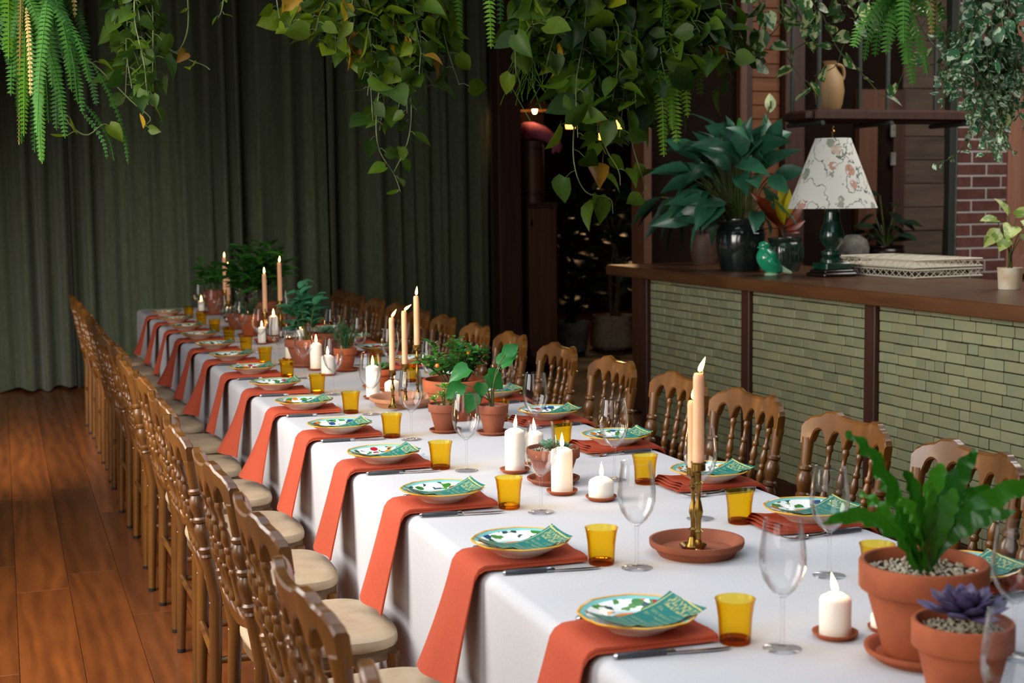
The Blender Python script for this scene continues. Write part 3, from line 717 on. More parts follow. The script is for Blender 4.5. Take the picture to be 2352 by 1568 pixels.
def m_at(x, y, z, rz=0): return Matrix.Translation((x, y, z)) @ Matrix.Rotation(rz, 4, 'Z')
def setting(y, sgn, ordw, side, jit=True, plate=True, kn=True):
    """one place: sgn +1 on the aisle side (person looks towards +x), -1 on the bar side"""
    J = (lambda a: rnd.uniform(-a, a)) if jit else (lambda a: 0)
    ex = TX0 if sgn > 0 else TX1; rz0 = 0 if sgn > 0 else math.pi
    X = lambda d: ex + sgn * d
    pos = '%s, %s place from the curtain' % (side, ordw)
    n = put(nap[rnd.randrange(3) + (3 if sgn < 0 else 0)], 'napkin', None, m_at(X(0), y + J(.008), TZ + .001, rz0 + J(.03))); tag(n, 'terracotta linen napkin ' + pos, 'napkin', 'folded napkins')
    px, py = X(.120 + J(.004)), y + J(.006)
    p = thing('dinner_plate', 'painted plate with yellow scalloped rim ' + pos, 'plate', (px, py, TZ + .0165), J(3.1), 'painted plates')
    put(plate_top, 'painted_face', p); put(plate_und, 'underside', p); put(plate_rim, 'yellow_rim', p)
    p.scale = (PS, PS, PS); cd = put(cards[rnd.randrange(5)], 'menu_card', None, m_at(px, py, TZ + .0165)); tag(cd, 'teal menu card with pale writing on the plate ' + pos, 'menu card', 'menu cards')
    tx, ty = X(.268 + J(.006)), y - sgn * .098 + J(.008)
    t = thing('amber_tumbler', 'amber glass tumbler ' + pos, 'tumbler', (tx, ty, TZ + .0005), J(3), 'amber tumblers')
    put(tumbler, 'glass_body', t); put(tumbase, 'glass_base', t)
    gx, gy = X(.328 + J(.008)), y - sgn * .172 + J(.008)
    g = thing('wine_glass', 'clear stemmed wine glass ' + pos, 'wine glass', (gx, gy, TZ + .0005), 0, 'wine glasses')
    put(winebowl, 'bowl', g); put(winestem, 'stem', g); put(winefoot, 'foot', g)
    k = thing('table_knife', 'table knife with dark handle ' + pos, 'knife', (X(.132 + J(.006)), y - sgn * (.125 + J(.006)), TZ + .0005), rz0 + sgn * -.12 + J(.05), 'table knives')
    for me, nm in ((kn_hm, 'handle'), (kn_b, 'bolster'), (kn_bl, 'blade'), (kn_c, 'end_cap')): put(me, nm, k)
    f = thing('table_fork', 'table fork with dark handle ' + pos, 'fork', (X(.150 + J(.008)), y + sgn * (.112 + J(.006)), TZ + .0015), rz0 - sgn * .05 + J(.06), 'table forks')
    for me, nm in ((kn_hm, 'handle'), (kn_b, 'bolster'), (fk_h, 'fork_head'), (kn_c, 'end_cap')): put(me, nm, f)
    for q in (-1.5, -.5, .5, 1.5): put(tine, 'tine', f, (0, q * .0062, 0))
    return dict(g=g, t=t, p=p, n=n, c=cd, k=k, f=f)
NL = 15; yl = []
for k in range(-1, NL - 1 + 0):
    y = 2.31 + STP * k
    if y > TY1 - .3: break
    yl.append(y)
LS = [setting(y, 1, ORD[len(yl) - 1 - i], 'aisle side') for i, y in enumerate(yl)]
yr = [1.78, 2.36, 2.945, 3.47, 4.115, 4.69, 5.29, 5.90, 6.53, 7.13, 7.73, 8.32, 8.92, 9.52, 10.12]
RS = [setting(y, -1, ORD[len(yr) - 1 - i], 'bar side') for i, y in enumerate(yr)]
for k, dx, dy in ((5, .095, .03), (12, .10, .02)): RS[k]['g'].location += V((dx, dy, 0))     # set aside for the big pots

# ------------------------------------------------------------------ chairs
def chair_meshes():
    m = {}
    BW0, BW1 = .172, .200                                    # half width of the back at seat and at the rail
    def bx(z): return -.195 - max(0, z - .42) * .145          # rake of the back
    def bow(y, z): return -.030 * (1 - (y / .2) ** 2) * min(1, max(0, (z - .45) / .2))
    def bwid(z): return BW0 + (BW1 - BW0) * max(0, min(1, (z - .42) / .46))
    # seat: rounded trapezoid rim and cushion
    def outline(s, n=36):
        o = []
        for k in range(n):
            a = 2 * math.pi * k / n; c, q = math.cos(a), math.sin(a); e = .62
            x = .205 * s * math.copysign(abs(c) ** e, c); yy = .200 * s * math.copysign(abs(q) ** e, q)
            yy *= 1 + .10 * (x / .2); o.append((x * (.84 if x > 0 else 1), yy))
        return o
    def slab(levels, mat, name):
        mb = MB(); n = 36; vs = []; fs = []
        for s, z in levels: vs += [(x, y, z) for x, y in outline(s)]
        for i in range(len(levels) - 1):
            for k in range(n): fs.append((i * n + k, i * n + (k + 1) % n, i * n + n + (k + 1) % n, i * n + n + k))
        fs += [tuple(range(n - 1, -1, -1)), tuple(range((len(levels) - 1) * n, len(levels) * n))]
        return mb.add(vs, fs).mesh(name, mat)
    m['seat_frame'] = slab([(.94, .405), (.97, .408), (.97, .434), (.95, .437)], 'edge_ply', 'seat_frame')
    m['cushion'] = slab([(.965, .434), (.995, .440), (1.0, .452), (.985, .463), (.93, .470), (.80, .4735), (.4, .475)], 'cushion', 'cushion')
    # back legs: straight below, turned above
    for s, nm in ((-1, 'l'), (1, 'r')):
        mb = MB()
        foot = V((-.212, s * .185, .012)); seat = V((bx(.42), s * BW0, .44)); neck = V((bx(.56), s * bwid(.56), .56)); top = V((bx(.84), s * bwid(.84), .84))
        mb.tube([foot, foot.lerp(seat, .5), seat, neck], [.0145, .0175, .0185, .0185], 12)
        pr = [(0, .0185), (.02, .021), (.045, .018), (.07, .022), (.10, .022), (.12, .016), (.16, .0165), (.24, .0235), (.31, .0235), (.36, .016), (.38, .0215), (.41, .0215), (.43, .016), (.47, .019), (.53, .0235), (.60, .0225), (.65, .015), (.67, .021), (.70, .021), (.72, .0155), (.86, .0165), (1, .0185)]
        mb.turned(neck, top, pr, 12); m['post_' + nm] = mb.mesh('back_post', 'chair')
        m['foot_b' + nm] = MB().lathe([(0, 0), (.0135, 0), (.0148, .004), (.0148, .014), (0, .014)], 12, Matrix.Translation(foot - V((0, 0, .012)))).mesh('foot_cap', 'rubber')
        mb = MB(); f2 = V((.152, s * .190, .012)); t2 = V((.135, s * .172, .42))
        mb.tube([f2, f2.lerp(t2, .5), t2], [.013, .0165, .018], 12); m['front_' + nm] = mb.mesh('front_leg', 'chair')
        m['foot_f' + nm] = MB().lathe([(0, 0), (.012, 0), (.0133, .004), (.0133, .014), (0, .014)], 12, Matrix.Translation(f2 - V((0, 0, .012)))).mesh('foot_cap', 'rubber')
        # side stretcher
        a = foot.lerp(seat, .58); b = f2.lerp(t2, .62)
        m['side_' + nm] = MB().turned(a, b, [(0, .008), (.1, .011), (.4, .0125), (.44, .0145), (.46, .011), (.5, .015), (.54, .011), (.56, .0145), (.6, .0125), (.9, .011), (1, .008)], 10).mesh('side_stretcher', 'chair')
        m['screw_' + nm] = MB().lathe([(0, .004), (.004, .0035), (.0055, 0), (0, 0)], 10, Matrix.Translation((bx(.42) - .015, s * (BW0 - 0.0), .425)) @ Matrix.Rotation(-math.pi / 2, 4, 'Y')).mesh('screw', 'screw')
    m['cross_back'] = MB().tube([(-.205, -.18, .27), (-.205, .18, .27)], .0105, 8).mesh('cross_stretcher', 'chair')
    m['cross_front'] = MB().tube([(.144, -.182, .30), (.144, .182, .30)], .0105, 8).mesh('cross_stretcher', 'chair')
    # crest rail: wavy top, five arches below
    def rail(zb, top, bot, half, th, name, n=60):
        vs = []; fs = []
        for i in range(n + 1):
            u = -1 + 2 * i / n; zt, zl = top(u), bot(u)
            for z in (zl, zl + .006, zt - .006, zt):
                y = u * half(z); x = bx(z) + bow(y, z); e = .004 if z in (zl, zt) else 0
                vs += [(x - th + e, y, z), (x + th - e, y, z)]
        k = 8
        for i in range(n):
            for j in range(3):
                a = i * k + j * 2; b = a + k
                fs += [(a, a + 2, b + 2, b), (a + 1, b + 1, b + 3, a + 3)]
            a = i * k; b = a + k; fs += [(a, b, b + 1, a + 1), (a + 6, a + 7, b + 7, b + 6)]
        for i in (0, n):
            for j in range(3): a = i * k + j * 2; fs.append((a, a + 1, a + 3, a + 2) if i == 0 else (a, a + 2, a + 3, a + 1))
        return MB().add(vs, fs).mesh(name, 'chair', True, 20)
    def topz(u):
        a = abs(u); pts = [(0, .914), (.14, .914), (.30, .917), (.46, .928), (.58, .926), (.72, .912), (.84, .906), (.93, .895), (1, .880)]
        for (a0, z0), (a1, z1) in zip(pts, pts[1:]):
            if a <= a1: t = (a - a0) / (a1 - a0); t = t * t * (3 - 2 * t); return z0 + (z1 - z0) * t
        return .88
    def botz(u):
        c = ((u / .87 + 1) / 2 * 5.0) % 1.0 if abs(u) < .868 else 0; a = abs(c - .5) * 2
        e = .82 if abs(u) > .93 else .828
        return e + .042 * math.sqrt(max(0, 1 - (a / .78) ** 2)) if a < .78 else e - .006 * (a - .78)
    m['crest'] = rail(0, topz, botz, lambda z: bwid(z) + .016, .0125, 'crest_rail', 80)
    def lt(u):
        c = ((u + 1) / 2 * 5) % 1.0; a = abs(c - .5) * 2; return .565 - .018 * math.sqrt(max(0, 1 - (a / .85) ** 2))
    def lb(u): return .505 - .012 * math.cos(u * 3.14)
    m['lower'] = rail(0, lt, lb, lambda z: bwid(z) - .012, .011, 'lower_rail', 60)
    sp = [(0, .007), (.03, .0115), (.06, .0125), (.09, .008), (.2, .0075), (.3, .0085), (.32, .0115), (.35, .0115), (.37, .008), (.42, .0125), (.47, .0115), (.51, .008), (.53, .0115), (.56, .0115), (.58, .008), (.64, .0130), (.70, .0105), (.74, .0075), (.76, .0112), (.79, .0112), (.81, .007), (.92, .0075), (.94, .011), (.97, .011), (1, .0085)]
    for q, f in enumerate((-.522, -.174, .174, .522)):
        a = V((bx(.558) + bow(f * bwid(.558), .558), f * (bwid(.558)), .558)); b = V((bx(.829) + bow(f * bwid(.829), .829), f * (bwid(.829) + .016), .829))
        m['sp%d' % q] = MB().turned(a, b, sp, 10).mesh('spindle', 'chair')
    return m
CH = chair_meshes()
CN = {'cushion': 'cushion', 'seat_frame': 'seat_frame', 'crest': 'crest_rail', 'lower': 'lower_rail', 'cross_back': 'cross_stretcher', 'cross_front': 'cross_stretcher'}
def chair(x, y, rz, label, group):
    c = thing('dining_chair', label, 'chair', (x, y, 0), rz, group)
    for k, me in CH.items():
        put(me, CN.get(k) or {'post': 'back_post', 'foot': 'foot_cap', 'fron': 'front_leg', 'side': 'side_stretcher', 'scre': 'screw'}.get(k[:4], 'spindle'), c)
    return c
for i, y in enumerate([1.71] + [2.31 + STP * k for k in range(0, 14)]):
    chair(.735 + rnd.uniform(-.012, .012), y + .02 + rnd.uniform(-.015, .015), rnd.uniform(-.035, .035), 'turned oak dining chair with beige cushion, %s from the curtain on the aisle side' % ORD[14 - i], 'dining chairs along the aisle')
cyr = [2.40, 2.89, 3.39, 3.95, 4.46, 5.01, 5.60, 6.17, 6.69, 7.26, 7.75, 8.25, 8.72, 9.23, 9.68]
for i, y in enumerate(cyr):
    chair(1.945 + rnd.uniform(-.012, .012), y + rnd.uniform(-.01, .01), math.pi + rnd.uniform(-.04, .04) , 'turned oak dining chair with beige cushion, %s from the curtain on the bar side' % ORD[14 - i], 'dining chairs along the bar')

# ================================================================== CENTREPIECES
def point_light(parent, z, watts):
    l = bpy.data.lights.new('flame_glow', 'POINT'); l.energy = watts; l.color = (1, .62, .28); l.shadow_soft_size = .012
    o = bpy.data.objects.new('flame_glow', l); col.objects.link(o); o.parent = parent; o.location = (0, 0, z)
flame_me = MB().lathe([(0, 0), (.0035, .003), (.0052, .009), (.0046, .017), (.0024, .027), (0, .036)], 10).mesh('flame', 'flame')
wick_me = MB().tube([(0, 0, 0), (.0005, 0, .005), (.001, 0, .010)], .0009, 5).mesh('wick', 'wick')
def flame(parent, z, lean=(0, 0), s=1.0, watts=.35):
    put(wick_me, 'wick', parent, (0, 0, z - .001))
    m = Matrix.Translation((.001, 0, z + .004)) @ Matrix.Rotation(lean[1], 4, 'X') @ Matrix.Rotation(lean[0], 4, 'Y') @ Matrix.Scale(s, 4)
    put(flame_me, 'flame', parent, m); point_light(parent, z + .03, watts)
def saucer(name, label, p, r, h=.014, mat='terra', cat='saucer', group=None):
    o = put(MB().lathe([(0, 0), (r * .80, 0), (r * .90, h * .55), (r * .98, h * .6), (r, h * .8), (r, h), (r * .95, h), (r * .90, h * .85), (r * .80, h * .33), (0, h * .33)], 36).mesh(name, mat), name, None, V(p))
    return tag(o, label, cat, group)
def pillar(px, py, wpx, toppy, spx, where, lit=True, lean=(0, 0)):
    p = atz(px, py, TZ); r = size(wpx, p) / 2; h = height(p, toppy) - .006; sr = size(spx, p) / 2; sh = max(.009, sr * .26)
    saucer('candle_saucer', 'small terracotta saucer under the pillar candle ' + where, p + V((0, 0, .0008)), sr, sh, 'terra', 'saucer', 'candle saucers')
    b = V((p.x, p.y, TZ + .0008 + sh * .33)); h -= sh * .33
    c = thing('pillar_candle', 'white pillar candle ' + where, 'candle', b, 0, 'white pillar candles')
    put(MB().lathe([(0, 0), (r * .97, 0), (r, .003), (r, h - r * .42), (r * .92, h - r * .22), (r * .62, h - .002), (r * .5, h), (r * .3, h - .003), (0, h - .005)], 28).mesh('wax_body', 'wax'), 'wax_body', c)
    if lit: flame(c, h - .004, lean, min(1.15, r / .022), .30)
    return c
pillar(1918, 1462, 73, 1353, 105, 'in front of the fern pot', True, (-.25, 0))
pillar(2030, 1447, 60, 1395, 74, 'hidden behind the fern pot', False)
pillar(1381, 1147, 58, 1090, 72, 'beside the grey succulent, squat', True)
pillar(1291, 1133, 50, 1021, 72, 'tall and right of the grey succulent pot', True)
pillar(1183, 1084, 46, 978, 70, 'tall and left of the grey succulent pot', True, (.1, 0))
pillar(1228, 1064, 42, 985, 60, 'behind the grey succulent pot', True, (-.1, 0))
pillar(857, 915, 31, 835, 46, 'tall beside the agave pot', True)
pillar(902, 903, 37, 870, 52, 'squat beside the agave pot', True, (.1, 0))
pillar(727, 850, 28, 784, 42, 'tall in front of the rosemary pot', True)
pillar(753, 862, 30, 812, 40, 'short in front of the rosemary pot', True)
pillar(666, 826, 20, 785, 34, 'left of the wide leafy pot', True)
pillar(690, 800, 18, 752, 30, 'behind the wide leafy pot', True)
pillar(629, 772, 21, 722, 33, 'beside the brass candlesticks far down the table', True)
pillar(602, 790, 18, 748, 28, 'short, before the far brass candlesticks', True)
pillar(463, 716, 14, 688, 22, 'at the curtain end of the table', True)
pillar(526, 738, 13, 703, 22, 'beside the far flower pot', True)

def stick(px, py, holdpy, toppy, cpx, where, style=0, lean=(0, 0), wide=None, zb=.0, tilt=0):
    """brass candlestick with its peach taper"""
    p = atz(px, py, TZ + zb); H = height(p, holdpy); hc = height(p, toppy); r = size(cpx, p) / 2
    fr = wide or r * 2.2
    s = thing('candlestick', 'slim brass candlestick ' + where, 'candlestick', p, 0, 'brass candlesticks')
    base = [(0, 0), (fr * .95, 0), (fr, .003), (fr * .8, .008), (fr * .42, .016), (r * .7, .028), (r * .5, .036)] if not style else [(0, 0), (fr * .7, 0), (fr, .010), (fr * 1.02, .012), (fr * .7, .005), (r * 1.6, .006), (r * 1.1, .016), (r * .8, .03)]
    put(MB().lathe(base + [(0, base[-1][1])], 28).mesh('foot', 'brass'), 'foot', s)
    z0 = base[-1][1] - .002; L = H - z0 - .022
    pr = [(t_, k_ * r * .62) for t_, k_ in ((.0, .8), (.12, .75), (.14, 1.5), (.17, .75), (.30, .8), (.42, 1.35), (.50, 1.1), (.60, .65), (.70, .6), (.80, .8), (.84, 1.4), (.87, .8), (1, .8))]
    put(MB().turned((0, 0, z0), (0, 0, z0 + L), pr, 14).mesh('shaft', 'brass'), 'shaft', s)
    z1 = z0 + L - .001
    put(MB().lathe([(0, z1), (r * .7, z1), (r * 1.3, z1 + .005), (r * 1.25, H - .004), (r * 1.4, H - .002), (r * 1.4, H), (r * 1.12, H), (r * 1.05, z1 + .008), (0, z1 + .007)], 20).mesh('socket', 'brass'), 'socket', s)
    c = thing('taper_candle', 'lit peach taper candle ' + where, 'candle', (p.x, p.y, p.z + z1 + .007), 0, 'peach taper candles')
    Lc = hc - z1 - .007; mb = MB(); q = random.Random(int(px)); n = 26
    mb.tube([(tilt * Lc * (k / n) ** 1.5, 0, Lc * k / n) for k in range(n + 1)], [r * (1.04 - .10 * k / n) * (1 if k < n else .8) for k in range(n + 1)], 16)
    cb = put(mb.mesh('wax_body', 'taper'), 'wax_body', c)
    for k in range(5):                                      # wax runs down one side
        t0 = Lc * q.uniform(.25, .8); l = q.uniform(.02, .06); x = r * .93
        put(MB().tube([(x * .8, q.uniform(-.3, .3) * r, t0 + l), (x, 0, t0 + l * .6), (x * 1.02, 0, t0)], [.0008, .0016, .0021], 6).mesh('wax_run', 'taper'), 'wax_run', cb)
    flame(c, Lc - .001, lean, 1.0, .30)
    p2 = c.children[-1]
    if tilt:
        for ch in c.children:
            if ch.name.startswith(('wick', 'flame')): ch.matrix_basis = Matrix.Translation((tilt * Lc, 0, 0)) @ ch.matrix_basis
    return s
def dish(px, py, wpx, label, mat, h):
    p = atz(px, py, TZ); saucer('terracotta_dish', label, p + V((0, 0, .0008)), size(wpx, p) / 2, h, mat, 'dish', 'terracotta dishes')
    return .0008 + h * .33
d1 = dish(1600, 1272, 218, 'brown terracotta dish holding two brass candlesticks', 'terra_dark', .034)
stick(1604, 1276, 1056, 852, 26, 'front one in the brown terracotta dish', 0, (.45, 0), .0145, d1)
stick(1592, 1262, 1068, 915, 24, 'rear one in the brown terracotta dish', 1, (.2, 0), .030, d1, -.012)
d2 = dish(930, 930, 163, 'pale wide terracotta dish holding three brass candlesticks', 'terra_pale', .036)
stick(903, 936, 848, 728, 13, 'left one in the pale dish', 0, (.6, 0), .02, d2)
stick(932, 928, 834, 712, 13, 'middle one in the pale dish', 0, (.95, 0), .02, d2)
stick(960, 916, 790, 678, 13, 'right one in the pale dish, the tallest', 0, (.1, 0), .02, d2)
d3 = dish(614, 786, 62, 'small terracotta dish under the far brass candlesticks', 'terra', .02)
stick(611, 786, 716, 628, 10, 'shorter one in the far dish', 0, (0, 0), .02, d3)
stick(646, 776, 690, 602, 10, 'taller one behind the far dish', 0, (.1, 0), .02)
stick(519, 731, 665, 591, 9, 'taller one at the curtain end', 0, (.05, 0), .02)
stick(527, 740, 690, 614, 9, 'shorter one at the curtain end', 0, (0, 0), .02)

def pot_prof(r, h): return [(0, 0), (r * .585, 0), (r * .60, .003), (r * .885, h * .70), (r * .92, h * .71), (r * .985, h * .715), (r * 1.0, h * .73), (r * 1.0, h * .98), (r * .98, h), (r * .92, h), (r * .90, h * .98), (r * .88, h * .75), (r * .86, h * .7)]
def gravel(parent, r, z, n, sz, mat='pebble'):
    me = [MB().lathe([(0, -.5), (.5, -.3), (.7, .05), (.45, .35), (0, .45)], 6).mesh('gravel', mat) for _ in range(1)][0]
    mb = MB()
    for k in range(n):
        a, q = rnd.uniform(0, 6.28), r * math.sqrt(rnd.random()); s = sz * rnd.uniform(.6, 1.3)
        m = Matrix.Translation((q * math.cos(a), q * math.sin(a), z + rnd.uniform(0, .3) * s)) @ Matrix.Rotation(rnd.uniform(0, 3), 4, V((rnd.random() + .1, rnd.random(), rnd.random()))) @ Matrix.Diagonal((s, s * rnd.uniform(.7, 1.2), s * .7, 1))
        mb.lathe([(0, -.5), (.55, -.25), (.6, .15), (0, .5)], 5, m)
    o = put(mb.mesh('gravel', mat), 'gravel', parent); o['kind'] = 'stuff'
    bpy.data.meshes.remove(me)
def pot(px, py, rimpx, rimpy, label, mat='terra', spx=None, slabel=None, top='soil', base=None, group='terracotta pot plants', z=None, name='potted_plant'):
    """pot plant: root Empty; returns root, rim radius, height of the soil"""
    z = TZ if z is None else z
    p = base or atz(px, py, z); r = size(rimpx, p) / 2; h = height(p, rimpy) if rimpy > 2 else rimpy
    sh = 0
    if spx:
        sr = size(spx, p) / 2; sh = sr * .22
        saucer('pot_saucer', slabel, p + V((0, 0, .0008)), sr, sh, mat, 'saucer', 'pot saucers')
    t = thing(name, label, 'potted plant', p + V((0, 0, .0007 + sh * .33)), rnd.uniform(0, 6), group); h -= sh * .33
    t.rotation_euler = (0, 0, 0)
    put(MB().lathe(pot_prof(r, h), 40).mesh('pot', mat), 'pot', t)
    zs = h * .86
    put(MB().lathe([(0, zs + .002), (r * .5, zs + .002), (r * .885, zs - .001), (r * .86, zs - .02)], 28).mesh('soil', 'soil'), 'soil', t)
    if top == 'gravel': gravel(t, r * .84, zs + .003, 340, r * .062)
    return t, r, zs
def rosette(t, me, c, n, R_, lo=5, hi=80, sx=1.0, mat=None):
    """petals in a golden spiral, upright in the middle"""
    for k in range(n):
        f = k / n; a = k * 2.39996; el = R(hi + (lo - hi) * f ** .8); L = R_ * (.38 + .62 * f)
        d = V((math.cos(a) * math.cos(el), math.sin(a) * math.cos(el), math.sin(el)))
        nn = V((-math.cos(a) * math.sin(el), -math.sin(a) * math.sin(el), math.cos(el)))
        put(me, 'petal', t, basis(d, nn, V(c) + d * R_ * .06, L, L * sx))
def dome(t, key, c, n, spread, hgt, ls, droop=.6, stems=True, stemmat='stem', rad=.0016, seed=0, bare=0):
    """leaves at the end of arching stems around a centre"""
    q = random.Random(seed)
    for k in range(n):
        a = q.uniform(0, 6.283); f = math.sqrt(q.random()); out = spread * f
        e = V(c) + V((math.cos(a) * out, math.sin(a) * out, hgt * (1 - .75 * f * f) * q.uniform(.55, 1.0)))
        s = V(c) + V((math.cos(a), math.sin(a), 0)) * out * .10
        mid = s.lerp(e, .5) + V((0, 0, hgt * .12))
        d = V((math.cos(a + q.uniform(-.6, .6)), math.sin(a + q.uniform(-.6, .6)), q.uniform(-droop, .35)))
        nn = V((0, 0, 1)) + V((q.uniform(-.5, .5), q.uniform(-.8, .2), 0))
        if stems: put(MB().tube(spline([s, mid, e], 5), [rad * 1.2] * 3 + [rad] * 3, 5).mesh('stem', stemmat), 'stem', t)
        L = q.uniform(*ls); put(lm[key][q.randrange(len(lm[key]))], 'leaf', t, basis(d, nn, e - d.normalized() * L * .05, L))
def sprigs(t, c, n, spread, hgt, key, ls, per, seed, stem='woodstem', up=.5, fruit=0):
    """upright twigs with leaves all the way up"""
    q = random.Random(seed)
    for k in range(n):
        a = q.uniform(0, 6.283); f = math.sqrt(q.random()); e = V(c) + V((math.cos(a) * spread * f, math.sin(a) * spread * f, hgt * q.uniform(.6, 1) * (1 - .35 * f * f)))
        s = V(c) + V((math.cos(a), math.sin(a), 0)) * spread * f * .25
        P = spline([s, s.lerp(e, .5) + V((0, 0, .1 * hgt)), e], 8)
        put(MB().tube(P, [.0022 - .0016 * i / 8 for i in range(9)], 5).mesh('twig', stem), 'twig', t)
        for j in range(per):
            u = .25 + .75 * (j + q.random() * .6) / per; i = min(7, int(u * 8)); p = P[i].lerp(P[i + 1], u * 8 - i if u < 1 else 1)
            b = q.uniform(0, 6.283); d = V((math.cos(b), math.sin(b), q.uniform(-.1, 1.1) * up * 2)); nn = V((-math.cos(b) * .6, -math.sin(b) * .6, 1)) + V((0, -.4, 0))
            L = q.uniform(*ls); put(lm[key][q.randrange(len(lm[key]))], 'leaf', t, basis(d, nn, p, L))
        if fruit and k % fruit == 0:
            p = P[-2]; put(fruit_me, 'fruit', t, p + V((0, -.006, -.008)))
fruit_me = MB().lathe([(0, -.008), (.006, -.006), (.0085, 0), (.006, .006), (0, .008)], 10).mesh('fruit', 'orange')

# bird's nest fern in the big pot
t, r, zs = pot(2118, 1512, 290, 1282, 'crinkled nest fern in a large terracotta pot with pale gravel', 'terra', 262, 'wide terracotta saucer under the nest fern pot', 'gravel')
fc = t.location + V((0, 0, zs))
tips = [((1942, 990), 0, .020), ((1888, 1200), -.10, .016), ((2010, 1085), .05, .019), ((2075, 1080), -.03, .024), ((2163, 1062), .04, .027), ((2245, 1030), -.02, .020), ((2420, 1112), .06, .02), ((2335, 1175), -.10, .017), ((2130, 1105), -.08, .022), ((2215, 1110), .09, .022), ((1975, 1130), .08, .017), ((2195, 1120), -.06, .024), ((2290, 1120), .10, .018), ((2060, 1150), -.09, .018), ((2110, 1140), .10, .02)]
for k, ((a, b), dy, wd) in enumerate(tips):
    e = aty(a, b, fc.y + dy) - t.location; s = V((rnd.uniform(-.012, .012), rnd.uniform(-.012, .012), zs - .004))
    out = V((e.x - s.x, e.y - s.y, 0)); up = e.z - s.z
    m1 = s + out * .28 + V((0, 0, max(.05, up * .36) + out.length * .10)); m2 = s + out * .64 + V((0, 0, max(.07, up * .74) + out.length * .10))
    nm = V((-out.x * .8, -.25, .10))
    put(strap([s, m1, m2, e], wd * .98, 30, nm, .0062 if wd < .021 else .0022, 6, .22).mesh('frond', 'nest'), 'frond', t)
# purple echeveria
t, r, zs = pot(2208, 1630, 228, 1418, 'dark purple rosette succulent in a terracotta pot', 'terra', None, None, 'gravel')
rosette(t, petals['purple'], (0.004, 0, zs + .030), 38, .074, -8, 80)
# grey green echeveria
t, r, zs = pot(1271, 1108, 123, 1026, 'pale grey green succulent in a terracotta pot', 'terra_dark', 122, 'terracotta saucer under the grey green succulent', 'gravel')
rosette(t, petals['succ'], (-.006, 0, zs + .012), 22, .045, 0, 75); rosette(t, petals['succ'], (.036, .01, zs + .01), 14, .028, 0, 75)
# variegated aeonium
t, r, zs = pot(1023, 992, 77, 925, 'variegated yellow green rosette plant in a small terracotta pot', 'terra_dark', 74, 'terracotta saucer under the variegated rosette plant', 'gravel')
for k, (a, b, cz, s) in enumerate(((-.014, -.012, .036, .042), (.024, -.014, .040, .040), (.002, .014, .058, .046), (-.034, .008, .022, .036), (.04, .01, .020, .036), (.012, -.026, .018, .036))):
    put(MB().tube([(a * .4, b * .4, zs), (a, b, zs + cz)], .0025, 6).mesh('stem', 'stem'), 'stem', t)
    for j in range(11):
        an = j * 2.4 + k; el = R(75 - 65 * j / 11); d = V((math.cos(an) * math.cos(el), math.sin(an) * math.cos(el), math.sin(el))); nn = V((-math.cos(an) * math.sin(el), -math.sin(an) * math.sin(el), math.cos(el)))
        put(lm['aeon'][0], 'leaf', t, basis(d, nn, (a, b, zs + cz), s * (.55 + .45 * j / 11)))
# pleated leaf plant
t, r, zs = pot(1133, 997, 70, 928, 'plant with big pleated heart leaves on tall stalks in a small terracotta pot', 'terra_dark', 76, 'terracotta saucer under the pleated leaf plant', 'gravel')
for (a, b), dd, n_, L in (((1120, 858), (.6, 0, -.5), (-.2, -1, .6), .085), ((1075, 845), (-.9, -.1, -.35), (-.3, -.9, .8), .075), ((1150, 838), (.5, -.1, .55), (-.5, -.7, .6), .075), ((1060, 880), (-.8, -.2, -.6), (0, -1, .5), .075), ((1088, 905), (-.4, -.4, -.8), (-.1, -1, .3), .07), ((1160, 812), (.75, 0, .5), (-.4, -.8, .3), .06), ((1105, 880), (-.2, -.3, -.9), (0, -1, .3), .06)):
    e = aty(a, b, t.location.y + rnd.uniform(-.03, .02)) - t.location; s = V((rnd.uniform(-.01, .01), rnd.uniform(-.01, .01), zs))
    put(MB().tube(spline([s, V((s.x + (e.x - s.x) * .2, s.y, zs + (e.z - zs) * .6)), e], 8), .0022, 6).mesh('stalk', 'stem'), 'stalk', t)
    put(lm['phil'][rnd.randrange(2)], 'leaf', t, basis(dd, n_, e, L))
# leafy bush with small orange fruit
t, r, zs = pot(1048, 962, 152, 868, 'dense leafy bush with small orange fruit in a broad terracotta pot', 'terra')
sprigs(t, (0, 0, zs), 34, .15, .19, 'oval_bush', (.024, .040), 12, 4, 'woodstem', .5, 11)
# agave
t, r, zs = pot(872, 893, 62, 846, 'spiky agave rosette in an orange terracotta pot', 'terra', 78, 'terracotta saucer under the agave pot', 'soil')
rosette(t, petals['agave'], (0, 0, zs + .004), 26, .068, 5, 80)
# rosemary
def needles(t, c, n, spread, hgt, seed, mat='rosem', L=.02):
    q = random.Random(seed)
    for k in range(n):
        a = q.uniform(0, 6.283); f = math.sqrt(q.random()); e = V(c) + V((math.cos(a) * spread * f, math.sin(a) * spread * f, hgt * q.uniform(.6, 1) * (1 - .4 * f)))
        s = V(c) + V((math.cos(a), math.sin(a), 0)) * spread * f * .3; P = spline([s, s.lerp(e, .5) + V((0, 0, .01)), e], 16)
        mb = MB(); mb.tube(P, .0011, 4)
        for i in range(3, 17):
            for j in range(4):
                b = q.uniform(0, 6.28); d = (V((math.cos(b), math.sin(b), .8))).normalized(); x = d.cross(V((0, 0, 1))).normalized() * .0013; p = P[i]
                mb.add([p - x, p + x, p + d * L * q.uniform(.7, 1.1)], [(0, 1, 2)])
        o = put(mb.mesh('sprig', mat, False), 'sprig', t)
t, r, zs = pot(794, 852, 54, 798, 'feathery rosemary in a small terracotta pot', 'terra', 62, 'terracotta saucer under the rosemary pot', 'gravel')
needles(t, (0, 0, zs), 30, .07, .17, 3, L=.028)
